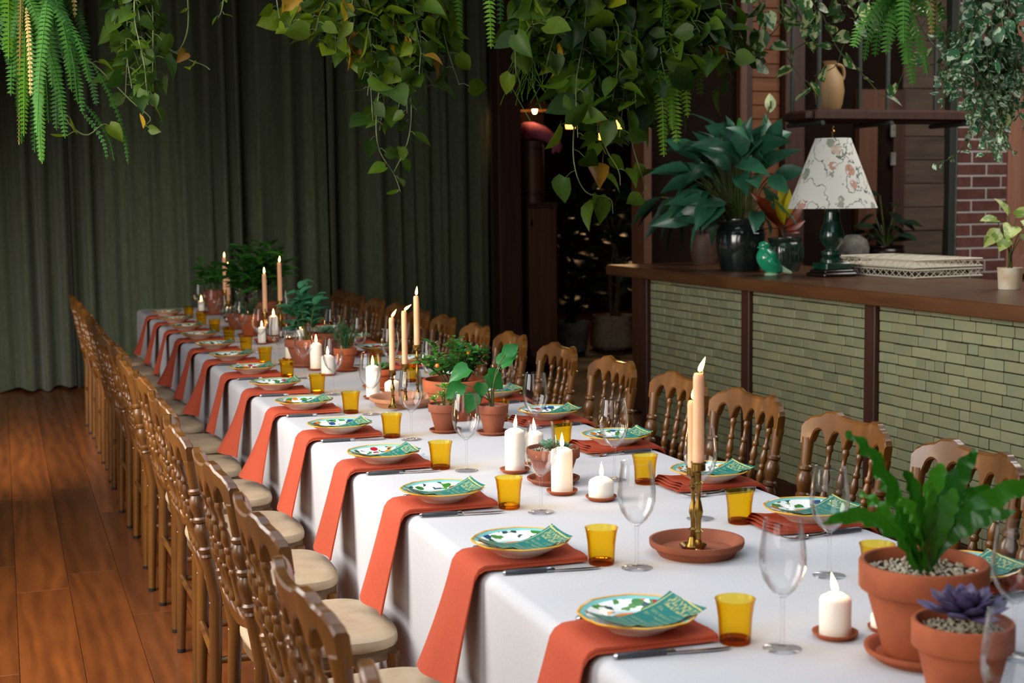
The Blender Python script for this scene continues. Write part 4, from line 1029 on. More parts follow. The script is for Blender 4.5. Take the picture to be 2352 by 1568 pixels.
# wide pot with blue green leaves
t, r, zs = pot(706, 842, 101, 776, 'leafy blue green plant in a wide terracotta pot', 'terra_dark', 82, 'terracotta saucer under the wide leafy pot')
sprigs(t, (0, 0, zs), 15, .12, .32, 'hoya', (.050, .080), 8, 9, 'stem', .7)
t, r, zs = pot(750, 822, 62, 764, 'pale echeveria in a terracotta pot behind the wide leafy pot', 'terra_dark', None, None, 'gravel')
rosette(t, petals['succ'], (0, 0, zs + .02), 24, .065, 0, 75)
# far pots
t, r, zs = pot(605, 752, 64, 692, 'tall whorled leafy shrub in a terracotta pot near the curtain', 'terra_dark', 52, 'terracotta saucer under the tall whorled shrub')
sprigs(t, (-.02, 0, zs), 22, .22, .44, 'lance_bush', (.09, .13), 13, 21, 'woodstem', .4)
t, r, zs = pot(494, 722, 50, 666, 'bushy green leaf plant in a terracotta pot at the curtain end', 'terra_dark', 56, 'terracotta saucer at the curtain end')
sprigs(t, (0, 0, zs), 12, .15, .27, 'lance_bush', (.08, .12), 8, 22, 'stem', .6)
t, r, zs = pot(572, 772, 46, 722, 'grey feathery herb in a small terracotta pot near the curtain', 'terra', 52, 'terracotta saucer under the grey feathery herb')
needles(t, (0, 0, zs), 20, .10, .13, 8, L=.035)
t, r, zs = pot(540, 756, 40, 718, 'low creeping plant in a terracotta pot near the curtain', 'terra_dark', 50, 'terracotta saucer under the low creeping plant')
dome(t, 'hoya', (0, 0, zs), 22, .07, .06, (.03, .05), seed=5)

# ================================================================== THE BAR
BX, BZ = 3.69, 1.056
by = [7.885, 6.64, 5.50, 4.30, 3.1]
def bar_unit(ya, yb, label, first):
    """front unit between two posts, faced with sage bricks; ya is the far end"""
    u = thing('bar_unit', label, 'bar unit', (BX, (ya + yb) / 2, 0), 0, 'brick faced bar units'); h = (ya - yb) / 2
    pw_ = .082
    put(MB().box((.012, -h, 0), (.70, h, BZ)).mesh('carcass', 'mortar', False), 'carcass', u)
    put(MB().bbox((-.03, h - pw_ * (1.0 if not first else .9), 0), (.012, h, BZ), .004).mesh('post', 'dark_wood', False), 'post', u)
    put(MB().bbox((-.022, -h, 0), (.012, h - pw_, .105), .004).mesh('skirting', 'dark_wood', False), 'skirting', u)
    y0, y1 = -h + .004, h - pw_ - .003; rh = .0462; z = .108; r_ = 0; q = random.Random(int(ya * 100))
    while z < BZ - .012:
        hh = min(rh - .0045, BZ - z - .002); y = y0; nf = True
        while y < y1 - .012:
            L = q.choice((.128, .128, .132, .118, .108, .065, .14)) if not nf else q.choice((.05, .09, .12, .138))
            nf = False; e = min(y + L, y1)
            if y1 - e < .03: e = y1
            me = MB().bbox((-.009 + q.uniform(-.0022, .0012), y, 0), (.012, e - .0048, hh), .0025)
            put(me.mesh('brick', 'brick_green', False), 'brick', u, Matrix.Translation((0, 0, z)) @ Matrix.Rotation(q.uniform(-.004, .004), 4, 'X') if False else Matrix.Translation((0, 0, z + q.uniform(-.0012, .0012))))
            y = e
        z += rh; r_ += 1
bar_unit(by[0], by[1], 'sage green brick bar front unit at the passage end of the bar', True)
bar_unit(by[1], by[2], 'sage green brick bar front unit below the lamp', False)
bar_unit(by[2], by[3], 'sage green brick bar front unit below the white tray', False)
bar_unit(by[3], by[4], 'sage green brick bar front unit farthest from the passage', False)
BT = BZ + .064
bt = thing('bar_counter', 'thick brown wooden counter slab on top of the brick bar', 'counter', (BX, 5.7, BZ))
put(MB().bbox((-.075, -2.65, 0), (.90, 2.62, .064), .005).mesh('slab', 'bar_wood', False), 'slab', bt)
def bar_at(px, py, dz=.0006): return atz(px, py, BT) + V((0, 0, dz))

# table lamp
p = bar_at(1910, 634); S = lambda a: size(a, p)
lp = thing('table_lamp', 'dark green ceramic table lamp with a pale botanical shade', 'lamp', p)
put(MB().bbox((-S(44), -S(40), 0), (S(44), S(40), S(9)), .006).bbox((-S(38), -S(34), S(9)), (S(38), S(34), S(15)), .004).mesh('plinth', 'lamp_wood', False), 'plinth', lp)
put(MB().bbox((-S(33), -S(31), S(15)), (S(33), S(31), S(32)), .006).mesh('foot_block', 'lamp_green', False), 'foot_block', lp)
put(MB().lathe([(0, S(32)), (S(26), S(32)), (S(26), S(38)), (S(18), S(44)), (S(24), S(50)), (S(24), S(56)), (S(15), S(60)), (S(15), S(66)), (S(24), S(76)), (S(28), S(90)), (S(26), S(104)), (S(20), S(120)), (S(17), S(140)), (S(18), S(146)), (S(16), S(152)), (S(14), S(168)), (0, S(168))], 28).mesh('turned_body', 'lamp_green'), 'turned_body', lp)
put(MB().tube([(0, 0, S(166)), (0, 0, S(326))], S(3), 8).mesh('rod', 'brass'), 'rod', lp)
put(MB().lathe([(0, S(322)), (S(3), S(323)), (S(5), S(329)), (S(2), S(333)), (S(3), S(339)), (0, S(343))], 10).mesh('finial', 'brass'), 'finial', lp)
sz0, sz1 = height(p, 478), height(p, 319)
put(MB().lathe([(S(101), sz0), (S(40), sz1), (S(39), sz1), (S(100), sz0)], 48).mesh('lamp_shade', 'shade'), 'lamp_shade', lp)
for k in range(3):
    a = k * 2.094; put(MB().tube([(0, 0, sz1 - .01), (S(39.5) * math.cos(a), S(39.5) * math.sin(a), sz1 - .004)], .0018, 5).mesh('spider_arm', 'brass'), 'spider_arm', lp)

# ceramic bird
p = bar_at(1772, 632); S = lambda a: size(a, p)
bd = thing('ceramic_bird', 'jade green glazed ceramic bird on a pale foot', 'figurine', p)
ax = RT.copy(); ax.z = 0; ax.normalize()
def B(a, b, c=0): return ax * S(a) + V((0, 0, S(b))) + V((-ax.y, ax.x, 0)) * S(c)
body = MB().tube(spline([B(-16, 78), B(-17, 68), B(-16, 56), B(-12, 42), B(-2, 26), B(14, 16), B(26, 12)], 24), [S(v) for v in [3, 8, 12, 13, 13, 12.5, 12, 13, 16, 19, 21.5, 23, 24, 24, 24, 23.5, 23, 22, 20.5, 18.5, 16, 13, 10.5, 8, 6]], 18)
put(body.mesh('body', 'green_ceramic'), 'body', bd)
put(MB().tube([B(20, 16), B(34, 9), B(46, 5)], [S(8), S(6), S(3)], 10).mesh('tail', 'pale_ceramic'), 'tail', bd)
put(MB().tube([B(-24, 66), B(-33, 63)], [S(4), S(.8)], 8).mesh('beak', 'green_ceramic'), 'beak', bd)
for s in (-1, 1): put(MB().tube(spline([B(-14, 40, s * 19), B(0, 28, s * 21), B(20, 14, s * 12)], 8), [S(v) for v in (3, 7, 9, 9, 8, 7, 5, 3, 1)], 8).mesh('wing', 'green_ceramic'), 'wing', bd)
put(MB().lathe([(0, 0), (S(16), 0), (S(17), S(2)), (S(13), S(6)), (0, S(7))], 16).mesh('foot', 'pale_ceramic'), 'foot', bd)
put(MB().lathe([(0, 0), (S(1.8), S(1)), (0, S(2))], 8, Matrix.Translation(B(-22, 69, -9))).mesh('eye', 'rubber'), 'eye', bd)

def belly(r, h): return [(0, 0), (r * .78, 0), (r * .86, h * .1), (r * .98, h * .4), (r, h * .62), (r * .97, h * .80), (r * .90, h * .86), (r * .94, h * .90), (r * .98, h * .94), (r * .98, h), (r * .90, h), (r * .88, h * .9), (0, h * .88)]
def bar_pot(px, py, wpx, rimpy, label, mat):
    p = bar_at(px, py); r = size(wpx, p) / 2; h = height(p, rimpy); t = thing('potted_plant', label, 'potted plant', p, 0, 'pot plants on the bar')
    put(MB().lathe(belly(r, h), 36).mesh('pot', mat), 'pot', t); return t, r, h
# peace lily
t, r, h = bar_pot(1701, 621, 113, 502, 'big dark leaved peace lily in a black glazed pot on the bar', 'glaze_black')
for zf in (.80, .72): put(MB().tube([(r * 1.0 * math.cos(k * .2618), r * 1.0 * math.sin(k * .2618), h * zf) for k in range(25)], .004, 6, False).mesh('moulding', 'glaze_black'), 'moulding', t)
q = random.Random(11); c = V((0, 0, h * .9)); S = lambda a: size(a, t.location)
for k in range(125):
    a = q.uniform(0, 6.283); el = R(90 - 82 * q.random() ** .75); f = math.cos(el); rho = S(q.uniform(120, 190)) if el > R(25) else S(q.uniform(95, 135))
    e0 = t.location + V((math.cos(a) * rho * f * .82 + S(35) * math.cos(a), 0, h * .9 + rho * math.sin(el) - S(25)))
    if proj(e0)[0] > 1752 and proj(e0)[1] > 395: continue
    e = V((math.cos(a) * rho * f * .82, math.sin(a) * rho * f * .75, h * .9 + S(12) + rho * math.sin(el))); s = V((math.cos(a), math.sin(a), 0)) * r * .35 + c
    put(MB().tube(spline([s, s.lerp(e, .55) + V((0, 0, S(18))), e], 6), .0032, 5).mesh('stalk', 'stem'), 'stalk', t)
    d = V((math.cos(a + q.uniform(-.7, .7)) * (.3 + f), math.sin(a + q.uniform(-.7, .7)) * (.3 + f), math.sin(el) * 1.1 + q.uniform(-1.1, .35))); L = S(q.uniform(62, 96))
    key = 'lily_new' if k in (5, 30) else 'lily'
    put(lm[key][q.randrange(len(lm[key]))], 'leaf', t, basis(d, V((q.uniform(-.8, .8), q.uniform(-1.2, .1), q.uniform(.2, 1))), e, L, L * 1.05))
for (a, b) in ((1768, 244),):
    e = aty(a, b, t.location.y) - t.location; put(MB().tube(spline([c, V((e.x * .6, 0, h + (e.z - h) * .5)), e], 8), .004, 6).mesh('flower_stalk', 'stem'), 'flower_stalk', t)
    put(leaf_mesh('spathe', OVAL, 'spathe', .35, .1), 'spathe', t, basis((.05, .05, 1), (-.2, -1, .1), e - V((0, 0, S(14))), S(44), S(46)))
    put(MB().tube([e + V((0, -.01, -S(6))), e + V((0, -.012, S(12)))], [.007, .005], 8).mesh('spadix', 'stem'), 'spadix', t)
# brown pot with dark leaves
t, r, h = bar_pot(1618, 608, 66, 524, 'dim leafy plant in a plain brown pot beside the peace lily', 'brown_pot')
for k in range(14):
    a = q.uniform(0, 6.28); out = size(110, t.location) * q.uniform(.3, 1); e = V((math.cos(a) * out * .9 - .06, math.sin(a) * out * .6, h + size(q.uniform(25, 85), t.location)))
    put(MB().tube(spline([(0, 0, h * .88), (e.x * .5, e.y * .5, h + size(60, t.location)), e], 6), .0035, 5).mesh('stalk', 'stem'), 'stalk', t)
    put(lm['dark_lance'][0], 'leaf', t, basis((e.x, e.y, -.12), (0, -.5, 1), e, size(q.uniform(65, 95), t.location)))
# croton
t, r, h = bar_pot(1803, 623, 81, 545, 'croton with red and yellow leaves in a ribbed dark green pot', 'glaze_green')
for k in range(24):
    a = k * .2618; put(MB().tube([(r * 1.0 * math.cos(a), r * 1.0 * math.sin(a), h * .25), (r * 1.02 * math.cos(a), r * 1.02 * math.sin(a), h * .75)], .0028, 5).mesh('rib', 'glaze_green'), 'rib', t)
for (a, b), (a2, b2), key in (((1790, 520), (1748, 445), 'croton_r'), ((1798, 500), (1800, 425), 'croton_y'), ((1802, 505), (1822, 440), 'croton_y'), ((1800, 520), (1846, 470), 'croton_r'), ((1805, 528), (1850, 505), 'croton_r'), ((1795, 525), (1772, 490), 'croton_r'), ((1800, 515), (1788, 455), 'croton_y'), ((1803, 530), (1838, 530), 'croton_r'), ((1797, 530), (1800, 470), 'croton_r'), ((1802, 530), (1815, 480), 'croton_r')):
    yq = t.location.y + q.uniform(-.08, .03); s = aty(a, b, yq) - t.location; e = aty(a2, b2, yq - .03) - t.location
    put(MB().tube([(0, 0, h * .88), s], .0035, 5).mesh('stem', 'woodstem'), 'stem', t); L = (e - s).length
    put(lm[key][0], 'leaf', t, basis(e - s, (q.uniform(-.3, .3), -1, .4), s, L * 1.05, L * 1.15))
# white lattice trays
pa, pb, pc = bar_at(1957, 630), bar_at(2198, 660), bar_at(1950, 611)
trp = bar_at(2085, 634); ang = 0.0
for lvl in range(2):
    tl, tw, th = .70, .42, .046
    t = thing('lattice_tray', ('lower' if lvl == 0 else 'upper') + ' cream plastic lattice tray of the pair on the bar', 'tray', (trp.x + .06, trp.y + .12, BT + .0006 + lvl * (th + .004)), .06, 'cream lattice trays')
    put(MB().box((-tw / 2, -tl / 2, 0), (tw / 2, tl / 2, .004)).mesh('tray_floor', 'tray', False), 'tray_floor', t)
    for z in (.002, th - .008): 
        mb = MB(); mb.bbox((-tw / 2 - .006, -tl / 2 - .006, z), (tw / 2 + .006, -tl / 2 + .002, z + .008), .002).bbox((-tw / 2 - .006, tl / 2 - .002, z), (tw / 2 + .006, tl / 2 + .006, z + .008), .002).bbox((-tw / 2 - .006, -tl / 2, z), (-tw / 2 + .002, tl / 2, z + .008), .002).bbox((tw / 2 - .002, -tl / 2, z), (tw / 2 + .006, tl / 2, z + .008), .002)
        put(mb.mesh('rim', 'tray', False), 'rim', t)
    n1, n2 = 14, 9; mb = MB()
    for k in range(n1):
        a, b = -tl / 2 + tl * k / n1, -tl / 2 + tl * (k + 1) / n1
        for xs in (-tw / 2, tw / 2): mb.tube([(xs, a, .006), (xs, b, th - .004)], .0022, 4); mb.tube([(xs, b, .006), (xs, a, th - .004)], .0022, 4)
    for k in range(n2):
        a, b = -tw / 2 + tw * k / n2, -tw / 2 + tw * (k + 1) / n2
        for ys in (-tl / 2, tl / 2): mb.tube([(a, ys, .006), (b, ys, th - .004)], .0022, 4); mb.tube([(b, ys, .006), (a, ys, th - .004)], .0022, 4)
    o = put(mb.mesh('lattice', 'tray', False), 'lattice', t); o['kind'] = 'stuff'
    if lvl:
        mb = MB()
        for k in range(1, 8): mb.bbox((-tw / 2, -tl / 2 + tl * k / 8 - .003, th - .014), (tw / 2, -tl / 2 + tl * k / 8 + .003, th - .004), .001)
        for k in range(1, 5): mb.bbox((-tw / 2 + tw * k / 5 - .003, -tl / 2, th - .014), (-tw / 2 + tw * k / 5 + .003, tl / 2, th - .004), .001)
        put(mb.mesh('grid', 'tray', False), 'grid', t)['kind'] = 'stuff'
# small white pot with yellow green leaves
p = bar_at(2319, 664); r = size(28, p); h = height(p, 614); t = thing('potted_plant', 'yellow green arrowhead plant in a worn white pot on the bar', 'potted plant', p, 0, 'pot plants on the bar')
put(MB().lathe([(0, 0), (r * .88, 0), (r * .9, .004), (r, h - .01), (r * 1.02, h), (r * .92, h), (r * .88, h * .85), (0, h * .84)], 28).mesh('pot', 'white_pot'), 'pot', t)
S = lambda a: size(a, p)
for (a, b), dd, L in (((2300, 535), (-.8, -.2, -.25), 58), ((2290, 505), (-.8, 0, .1), 44), ((2335, 495), (.5, -.3, .2), 58), ((2325, 520), (-.5, -.5, -.2), 56), ((2350, 515), (.8, -.3, -.1), 52), ((2315, 490), (-.3, .1, .5), 46), ((2345, 545), (.7, -.4, -.4), 48), ((2310, 550), (-.7, -.5, -.4), 46)):
    e = aty(a, b, p.y + q.uniform(-.05, .05)) - p; put(MB().tube(spline([(q.uniform(-.3, .3) * r, 0, h * .84), (e.x * .3, 0, h + (e.z - h) * .5), e], 6), .0022, 5).mesh('stalk', 'stem'), 'stalk', t)
    put(lm['syng'][q.randrange(2)], 'leaf', t, basis(dd, (0, -.6, 1), e, S(L), S(L) * .9))
# stone and dark pot on a ledge behind the bar
lx0, lx1 = wp(1940), wp(2165); lz = aty(2000, 603, YC - .3).z
lg = thing('back_ledge', 'brown wooden ledge along the wall behind the bar', 'ledge', ((lx0 + lx1) / 2, YC - .30, 0))
hl = (lx1 - lx0) / 2
put(MB().bbox((-hl, -.2, lz - .05), (hl, .19, lz), .006).mesh('board', 'post_wood', False), 'board', lg)
for sx in (-1, 1): put(MB().bbox((sx * (hl - .08) - .04, -.1, 0), (sx * (hl - .08) + .04, .1, lz - .05), .006).mesh('leg', 'dark_wood', False), 'leg', lg)
def ledge_at(px): return V((aty(px, 590, YC - .3).x, YC - .3, lz + .0006))
p = ledge_at(1948 + 12); o = put(MB().lathe([(0, 0), (.08, .0), (.115, .05), (.12, .11), (.10, .17), (.05, .205), (0, .21)], 14, None, lambda a, r: 1 + .08 * math.sin(3 * a + 1)).mesh('round_stone', 'stone'), 'round_stone', None, p); tag(o, 'rough grey round stone on the ledge behind the lamp', 'stone')
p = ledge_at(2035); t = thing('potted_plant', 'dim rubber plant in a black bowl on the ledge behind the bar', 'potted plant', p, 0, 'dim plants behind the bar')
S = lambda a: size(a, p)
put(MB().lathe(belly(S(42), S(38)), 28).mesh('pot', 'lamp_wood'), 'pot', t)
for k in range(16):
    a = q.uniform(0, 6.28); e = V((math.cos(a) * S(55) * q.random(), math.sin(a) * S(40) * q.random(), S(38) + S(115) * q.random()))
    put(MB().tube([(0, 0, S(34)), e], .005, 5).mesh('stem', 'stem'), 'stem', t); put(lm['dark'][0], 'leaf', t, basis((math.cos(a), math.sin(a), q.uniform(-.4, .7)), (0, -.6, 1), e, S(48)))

# rustic hanging shelf with pipes
shy = 7.6; sz_ = aty(1950, 268, shy).z; sa, sb = aty(1822, 240, shy).x, aty(2200, 240, shy).x
sh = thing('hanging_shelf', 'rustic dark wooden shelf hung on grey pipes above the bar', 'shelf', ((sa + sb) / 2, shy, sz_)); hs = (sb - sa) / 2
n = 24; q = random.Random(2)
def live(u, v):
    x = -hs + 2 * hs * u; return (x, -.19 + .38 * v + (.02 * math.sin(x * 7) if v < .5 else 0), 0)
put(MB().bbox((-hs + .05, -.18, -.035), (hs, .18, .035), .014).bbox((-hs, -.15, -.028), (-hs + .06, .12, .024), .01).mesh('board', 'dark_wood'), 'board', sh)
for sx in (-.86, -.05, .9):
    for yy in (-.15, .15): put(MB().tube([(sx * hs, yy, -.05), (sx * hs, yy, 4.2 - sz_)], .014, 8).mesh('pipe', 'pipe'), 'pipe', sh)
    put(MB().tube([(sx * hs, -.2, -.048), (sx * hs, .2, -.048)], .014, 8).mesh('pipe', 'pipe'), 'pipe', sh)
jp = aty(1905, 200, shy); o = thing('stoneware_jug', 'round ochre stoneware jug on the hanging shelf', 'jug', (jp.x, shy, sz_ + .0355)); S = lambda a: size(a, jp)
put(MB().lathe([(0, 0), (S(24), 0), (S(30), S(15)), (S(34), S(45)), (S(30), S(75)), (S(18), S(92)), (S(12), S(104)), (S(16), S(112)), (S(10), S(112)), (0, S(80))], 24).mesh('jug_body', 'jug'), 'jug_body', o)
put(MB().tube(spline([(S(14), 0, S(106)), (S(34), 0, S(100)), (S(38), 0, S(78)), (S(29), 0, S(66))], 8), S(4), 7).mesh('handle', 'jug'), 'handle', o)

# ================================================================== HANGING PLANTS
HY = 5.35; BEAMZ = 3.05
struct('trim_90', MB().bbox((X0, HY - .09, BEAMZ), (X1, HY + .09, BEAMZ + .22), .01), 'dark_wood')
def hanger(name, label, px, y=HY, py=-95, r=.17, cat='hanging plant', group=None):
    p = aty(px, py, y); t = thing(name, label, cat, p, 0, group)
    put(MB().lathe([(0, -.13), (r * .45, -.13), (r * .85, -.06), (r, 0), (r * 1.05, .012), (r * .95, .012), (r * .8, -.03), (0, -.04)], 24).mesh('basket', 'basket'), 'basket', t)
    top = V((0, HY - y, BEAMZ + .01 - p.z))
    for k in range(3):
        a = k * 2.094 + .4; put(MB().tube([(r * math.cos(a), r * math.sin(a), 0), top], .003, 5).mesh('cord', 'rope'), 'cord', t)
    return t
hq = random.Random(31)
def W(t, px, py, dy=0): return aty(px, py, t.location.y + dy) - t.location
def vine(t, pts, key, lpx, step, dy0=0, dy1=0, rad=.0030, stem='stem', yellow=0, hang=1.0, first=.0, side=1.0, wide=1.0):
    """a trailing stem through picture points at the basket's distance with leaves on short stalks"""
    n = max(6, int(sum(math.dist(a, b) for a, b in zip(pts, pts[1:])) / 14)); m = len(pts) - 1
    P = spline([W(t, a, b, dy0 + (dy1 - dy0) * i / m) for i, (a, b) in enumerate(pts)], n)
    put(MB().tube(P, [rad * (1.1 - .6 * i / n) for i in range(n + 1)], 5).mesh('vine', stem), 'vine', t)
    L = sum((a - b).length for a, b in zip(P, P[1:])); st = size(step, t.location + P[0]); s = st * (.5 + first); sg = hq.choice((-1, 1)); acc = 0; i = 0
    while s < L:
        while i < n - 1 and acc + (P[i + 1] - P[i]).length < s: acc += (P[i + 1] - P[i]).length; i += 1
        p = P[i].lerp(P[i + 1], min(1, (s - acc) / max(1e-6, (P[i + 1] - P[i]).length))); t0 = (P[i + 1] - P[i]).normalized()
        sg = -sg; ll = size(hq.uniform(*lpx), t.location + p)
        out = (V((sg * side, hq.uniform(-.9, .25), hq.uniform(-.5, .5))) + t0 * .4).normalized()
        e = p + out * ll * hq.uniform(.25, .55)
        put(MB().tube([p, p.lerp(e, .5) + V((0, 0, .006)), e], rad * .45, 4).mesh('petiole', stem), 'petiole', t)
        d = V((sg * hq.uniform(-.2, 1.1) * side, hq.uniform(-.8, .6), -hq.uniform(-.05, 1.1) * hang)); nn = V((hq.uniform(-1.2, 1.2), hq.uniform(-1, .1), hq.uniform(-.1, 1.4)))
        kk = 'yellow' if yellow and hq.random() < yellow else key
        put(lm[kk][hq.randrange(len(lm[kk]))], 'leaf', t, basis(d, nn, e, ll, ll * hq.uniform(.85, 1.1) * wide))
        s += st * hq.uniform(.75, 1.3)
def env(pts, x):
    for (a, b), (c, d) in zip(pts, pts[1:]):
        if a <= x <= c: return b + (d - b) * (x - a) / (c - a)
    return pts[0][1] if x < pts[0][0] else pts[-1][1]
def cluster(t, x0, x1, e, n, key, lpx, step, yellow=0, dy=.22, top=-50, lo=.45, wide=1.0):
    for k in range(n):
        xe = x0 + (x1 - x0) * (k + hq.random()) / n; ye = env(e, xe) * (hq.uniform(lo, 1.0)); xs = xe * .75 + (x0 + x1) / 8 + hq.uniform(-30, 30)
        pts = [(xs, top)] + [(xs + (xe - xs) * f + hq.uniform(-14, 14), top + (ye - top) * f) for f in (.33, .66)] + [(xe, ye)]
        vine(t, pts, key, lpx, step, hq.uniform(-.1, .1), hq.uniform(-dy, dy), yellow=yellow, wide=wide)
def fronds(t, lst, mat, wpx, dy=.15, name='frond'):
    for (a, b, c, d) in lst:
        y0, y1 = hq.uniform(-.08, .08), hq.uniform(-dy, dy)
        P = [W(t, a, b, y0), W(t, a + (c - a) * .45, b + (d - b) * .28, y0 + (y1 - y0) * .4), W(t, a + (c - a) * .85, b + (d - b) * .65, y1), W(t, c, d, y1)]
        px = math.dist((a, b), (c, d)); wd = size(wpx, t.location) * hq.uniform(.85, 1.15)
        put(frond(P, wd, int(px / 9.0), mat, V((hq.uniform(-.7, .7), -1, .25)), name), name, t)

# big fern at the left
t = hanger('hanging_fern', 'full drooping sword fern hanging over the aisle end', 70, py=-100)
fronds(t, [(70 + hq.uniform(-50, 50), -70, x, y) for x, y in ((95, 372), (150, 318), (112, 282), (130, 222), (160, 172), (20, 150), (60, 250), (178, 235), (222, 242), (8, 120), (-30, 200), (185, 150), (100, 180), (140, 260), (50, 330), (85, 310), (170, 100), (190, 60), (30, 90), (118, 130), (-10, 60), (205, 190), (150, 90), (70, 140), (60, 60), (115, 60), (35, 180), (80, 350), (130, 300), (165, 210), (190, 260), (10, 40), (90, 240), (145, 130), (45, 270), (120, 200), (200, 120), (65, 100), (25, 220), (175, 180))], 'fern', 20)
fronds(t, [(60, -60, 55, 312), (70, -60, 97, 376), (20, -60, 20, 135)], 'fern_yellow', 22)
fronds(t, [(50, -60, 44, 332), (60, 20, 70, 220), (160, -60, 172, 40)], 'fern_dry', 10)
fronds(t, [(215, 150, 294, 376), (195, 240, 262, 368), (190, 260, 246, 365)], 'fern', 9, .05)
# pothos beside the fern
t = hanger('hanging_pothos', 'sparse trailing pothos with yellowed leaves beside the left fern', 310, py=-90)
cluster(t, 255, 370, [(255, 200), (300, 290), (370, 220)], 12, 'pothos_dark', (28, 54), 22, .03)
vine(t, [(300, -40), (330, 70), (420, 130), (468, 150), (482, 160)], 'pothos', (30, 46), 55, 0, -.05, yellow=.12)
vine(t, [(430, -40), (432, 60), (415, 110), (395, 122)], 'pothos', (20, 30), 120)
vine(t, [(190, 130), (230, 160), (300, 230), (345, 270), (330, 290)], 'pothos', (26, 40), 48)
vine(t, [(130, 240), (165, 290), (200, 310), (235, 285)], 'pothos', (38, 52), 50)
vine(t, [(520, -50), (510, 20), (500, 44)], 'fern' if False else 'pothos', (14, 24), 16)
# middle pothos
t = hanger('hanging_pothos', 'long trailing pothos hanging in front of the dark curtain', 850, py=-100, r=.2)
E3 = [(630, 70), (700, 110), (780, 190), (840, 260), (880, 330), (925, 440), (960, 330), (1000, 170), (1050, 175)]
cluster(t, 640, 1060, [(630, 60), (760, 120), (900, 180), (1060, 130)], 34, 'pothos', (32, 60), 22, .02)
cluster(t, 790, 990, [(790, 200), (850, 300), (920, 330), (990, 260)], 14, 'pothos_dark', (30, 58), 28, .03)
vine(t, [(880, 150), (865, 260), (870, 340), (905, 400), (920, 440)], 'pothos_dark', (28, 44), 34)
vine(t, [(940, 160), (945, 260), (935, 330), (905, 395)], 'pothos_dark', (28, 46), 34)
vine(t, [(980, -40), (1010, 40), (1030, 120), (1055, 195)], 'pothos', (44, 60), 44, yellow=.12)
vine(t, [(720, -40), (740, 60), (790, 95), (840, 120)], 'pothos', (40, 60), 40, yellow=.1)
vine(t, [(630, -50), (640, 30), (650, 60)], 'pothos', (36, 50), 30, yellow=.05)
fronds(t, [(1050, -50, 1058, 150), (1120, -50, 1128, 112)], 'fern_yellow', 20, .05)
# big central pothos
t = hanger('hanging_pothos', 'massive dark trailing pothos hanging over the middle of the table', 1380, py=-110, r=.26)
E4 = [(1150, 90), (1225, 130), (1270, 190), (1300, 330), (1350, 400), (1400, 430), (1440, 330), (1500, 300), (1560, 170), (1650, 150), (1720, 150)]
cluster(t, 1170, 1700, E4, 46, 'pothos_dark', (42, 74), 25, .01, .28)
cluster(t, 1210, 1560, [(1200, 90), (1270, 130), (1350, 230), (1560, 140)], 18, 'pothos', (42, 72), 27, .03, .3, lo=.3)
vine(t, [(1320, 250), (1318, 370), (1345, 440), (1400, 455), (1408, 490)], 'pothos', (60, 74), 62, wide=1.1)
vine(t, [(1380, 200), (1385, 320), (1420, 390), (1425, 425)], 'pothos', (46, 60), 55)
vine(t, [(1440, 220), (1450, 320), (1480, 420), (1492, 450)], 'pothos', (50, 62), 70)
vine(t, [(1175, -30), (1182, 90), (1186, 190)], 'pothos', (44, 56), 62)
vine(t, [(1560, 80), (1640, 130), (1680, 180), (1625, 215)], 'pothos', (44, 60), 52)
vine(t, [(1600, 60), (1660, 70), (1700, 110), (1720, 150)], 'pothos', (44, 62), 46)
fronds(t, [(1500 + hq.uniform(-30, 50), -30, x, y) for x, y in ((1525, 360), (1545, 300), (1580, 270), (1560, 240), (1500, 280), (1600, 180), (1540, 200), (1585, 120), (1520, 330), (1570, 200), (1535, 150), (1480, 220), (1610, 220), (1555, 330))], 'fern_yellow', 25, .2)
fronds(t, [(1180, -40, 1185, 80), (1150, -40, 1150, 60), (1560, 60, 1575, 305)], 'fern', 13, .06)
mb = MB()
for k in range(60):                                        # fine asparagus-like threads behind the leaves
    a, b = hq.uniform(1190, 1290), hq.uniform(-20, 120); P = [W(t, a, b, .2), W(t, a + hq.uniform(-25, 25), b + 60, .22), W(t, a + hq.uniform(-45, 45), b + hq.uniform(90, 170), .2)]
    mb.tube(spline(P, 5), .0012, 3, False)
put(mb.mesh('fine_fronds', 'fern_yellow', False), 'fine_fronds', t)['kind'] = 'stuff'
# variegated pothos at the right
t = hanger('hanging_pothos', 'variegated cream and green pothos looping over the bar lamp', 1880, y=5.45, py=-95)
vine(t, [(1740, -40), (1745, 60), (1730, 110), (1765, 155)], 'varieg', (40, 56), 46, wide=1.1)
vine(t, [(1790, -40), (1800, 30), (1770, 80), (1740, 70)], 'varieg', (40, 60), 40)
vine(t, [(1850, -40), (1880, 60), (1830, 110), (1800, 110), (1845, 190), (1870, 215)], 'varieg', (38, 52), 44)
vine(t, [(1860, -40), (1900, 60), (1930, 120), (1985, 175), (2030, 220), (2065, 190), (2095, 100), (2150, 10)], 'varieg', (30, 42), 58, hang=.6)
vine(t, [(2020, -40), (1990, 40), (1940, 100), (1920, 150), (1870, 175)], 'varieg', (38, 52), 44)
vine(t, [(2080, -40), (2110, 50), (2150, 110), (2200, 145), (2230, 140)], 'varieg', (28, 44), 56, hang=.3)
vine(t, [(1800, -40), (1840, 40), (1850, 90)], 'varieg', (44, 60), 40)
cluster(t, 1720, 2140, [(1720, 50), (1900, 60), (2140, 50)], 9, 'varieg', (30, 50), 34)
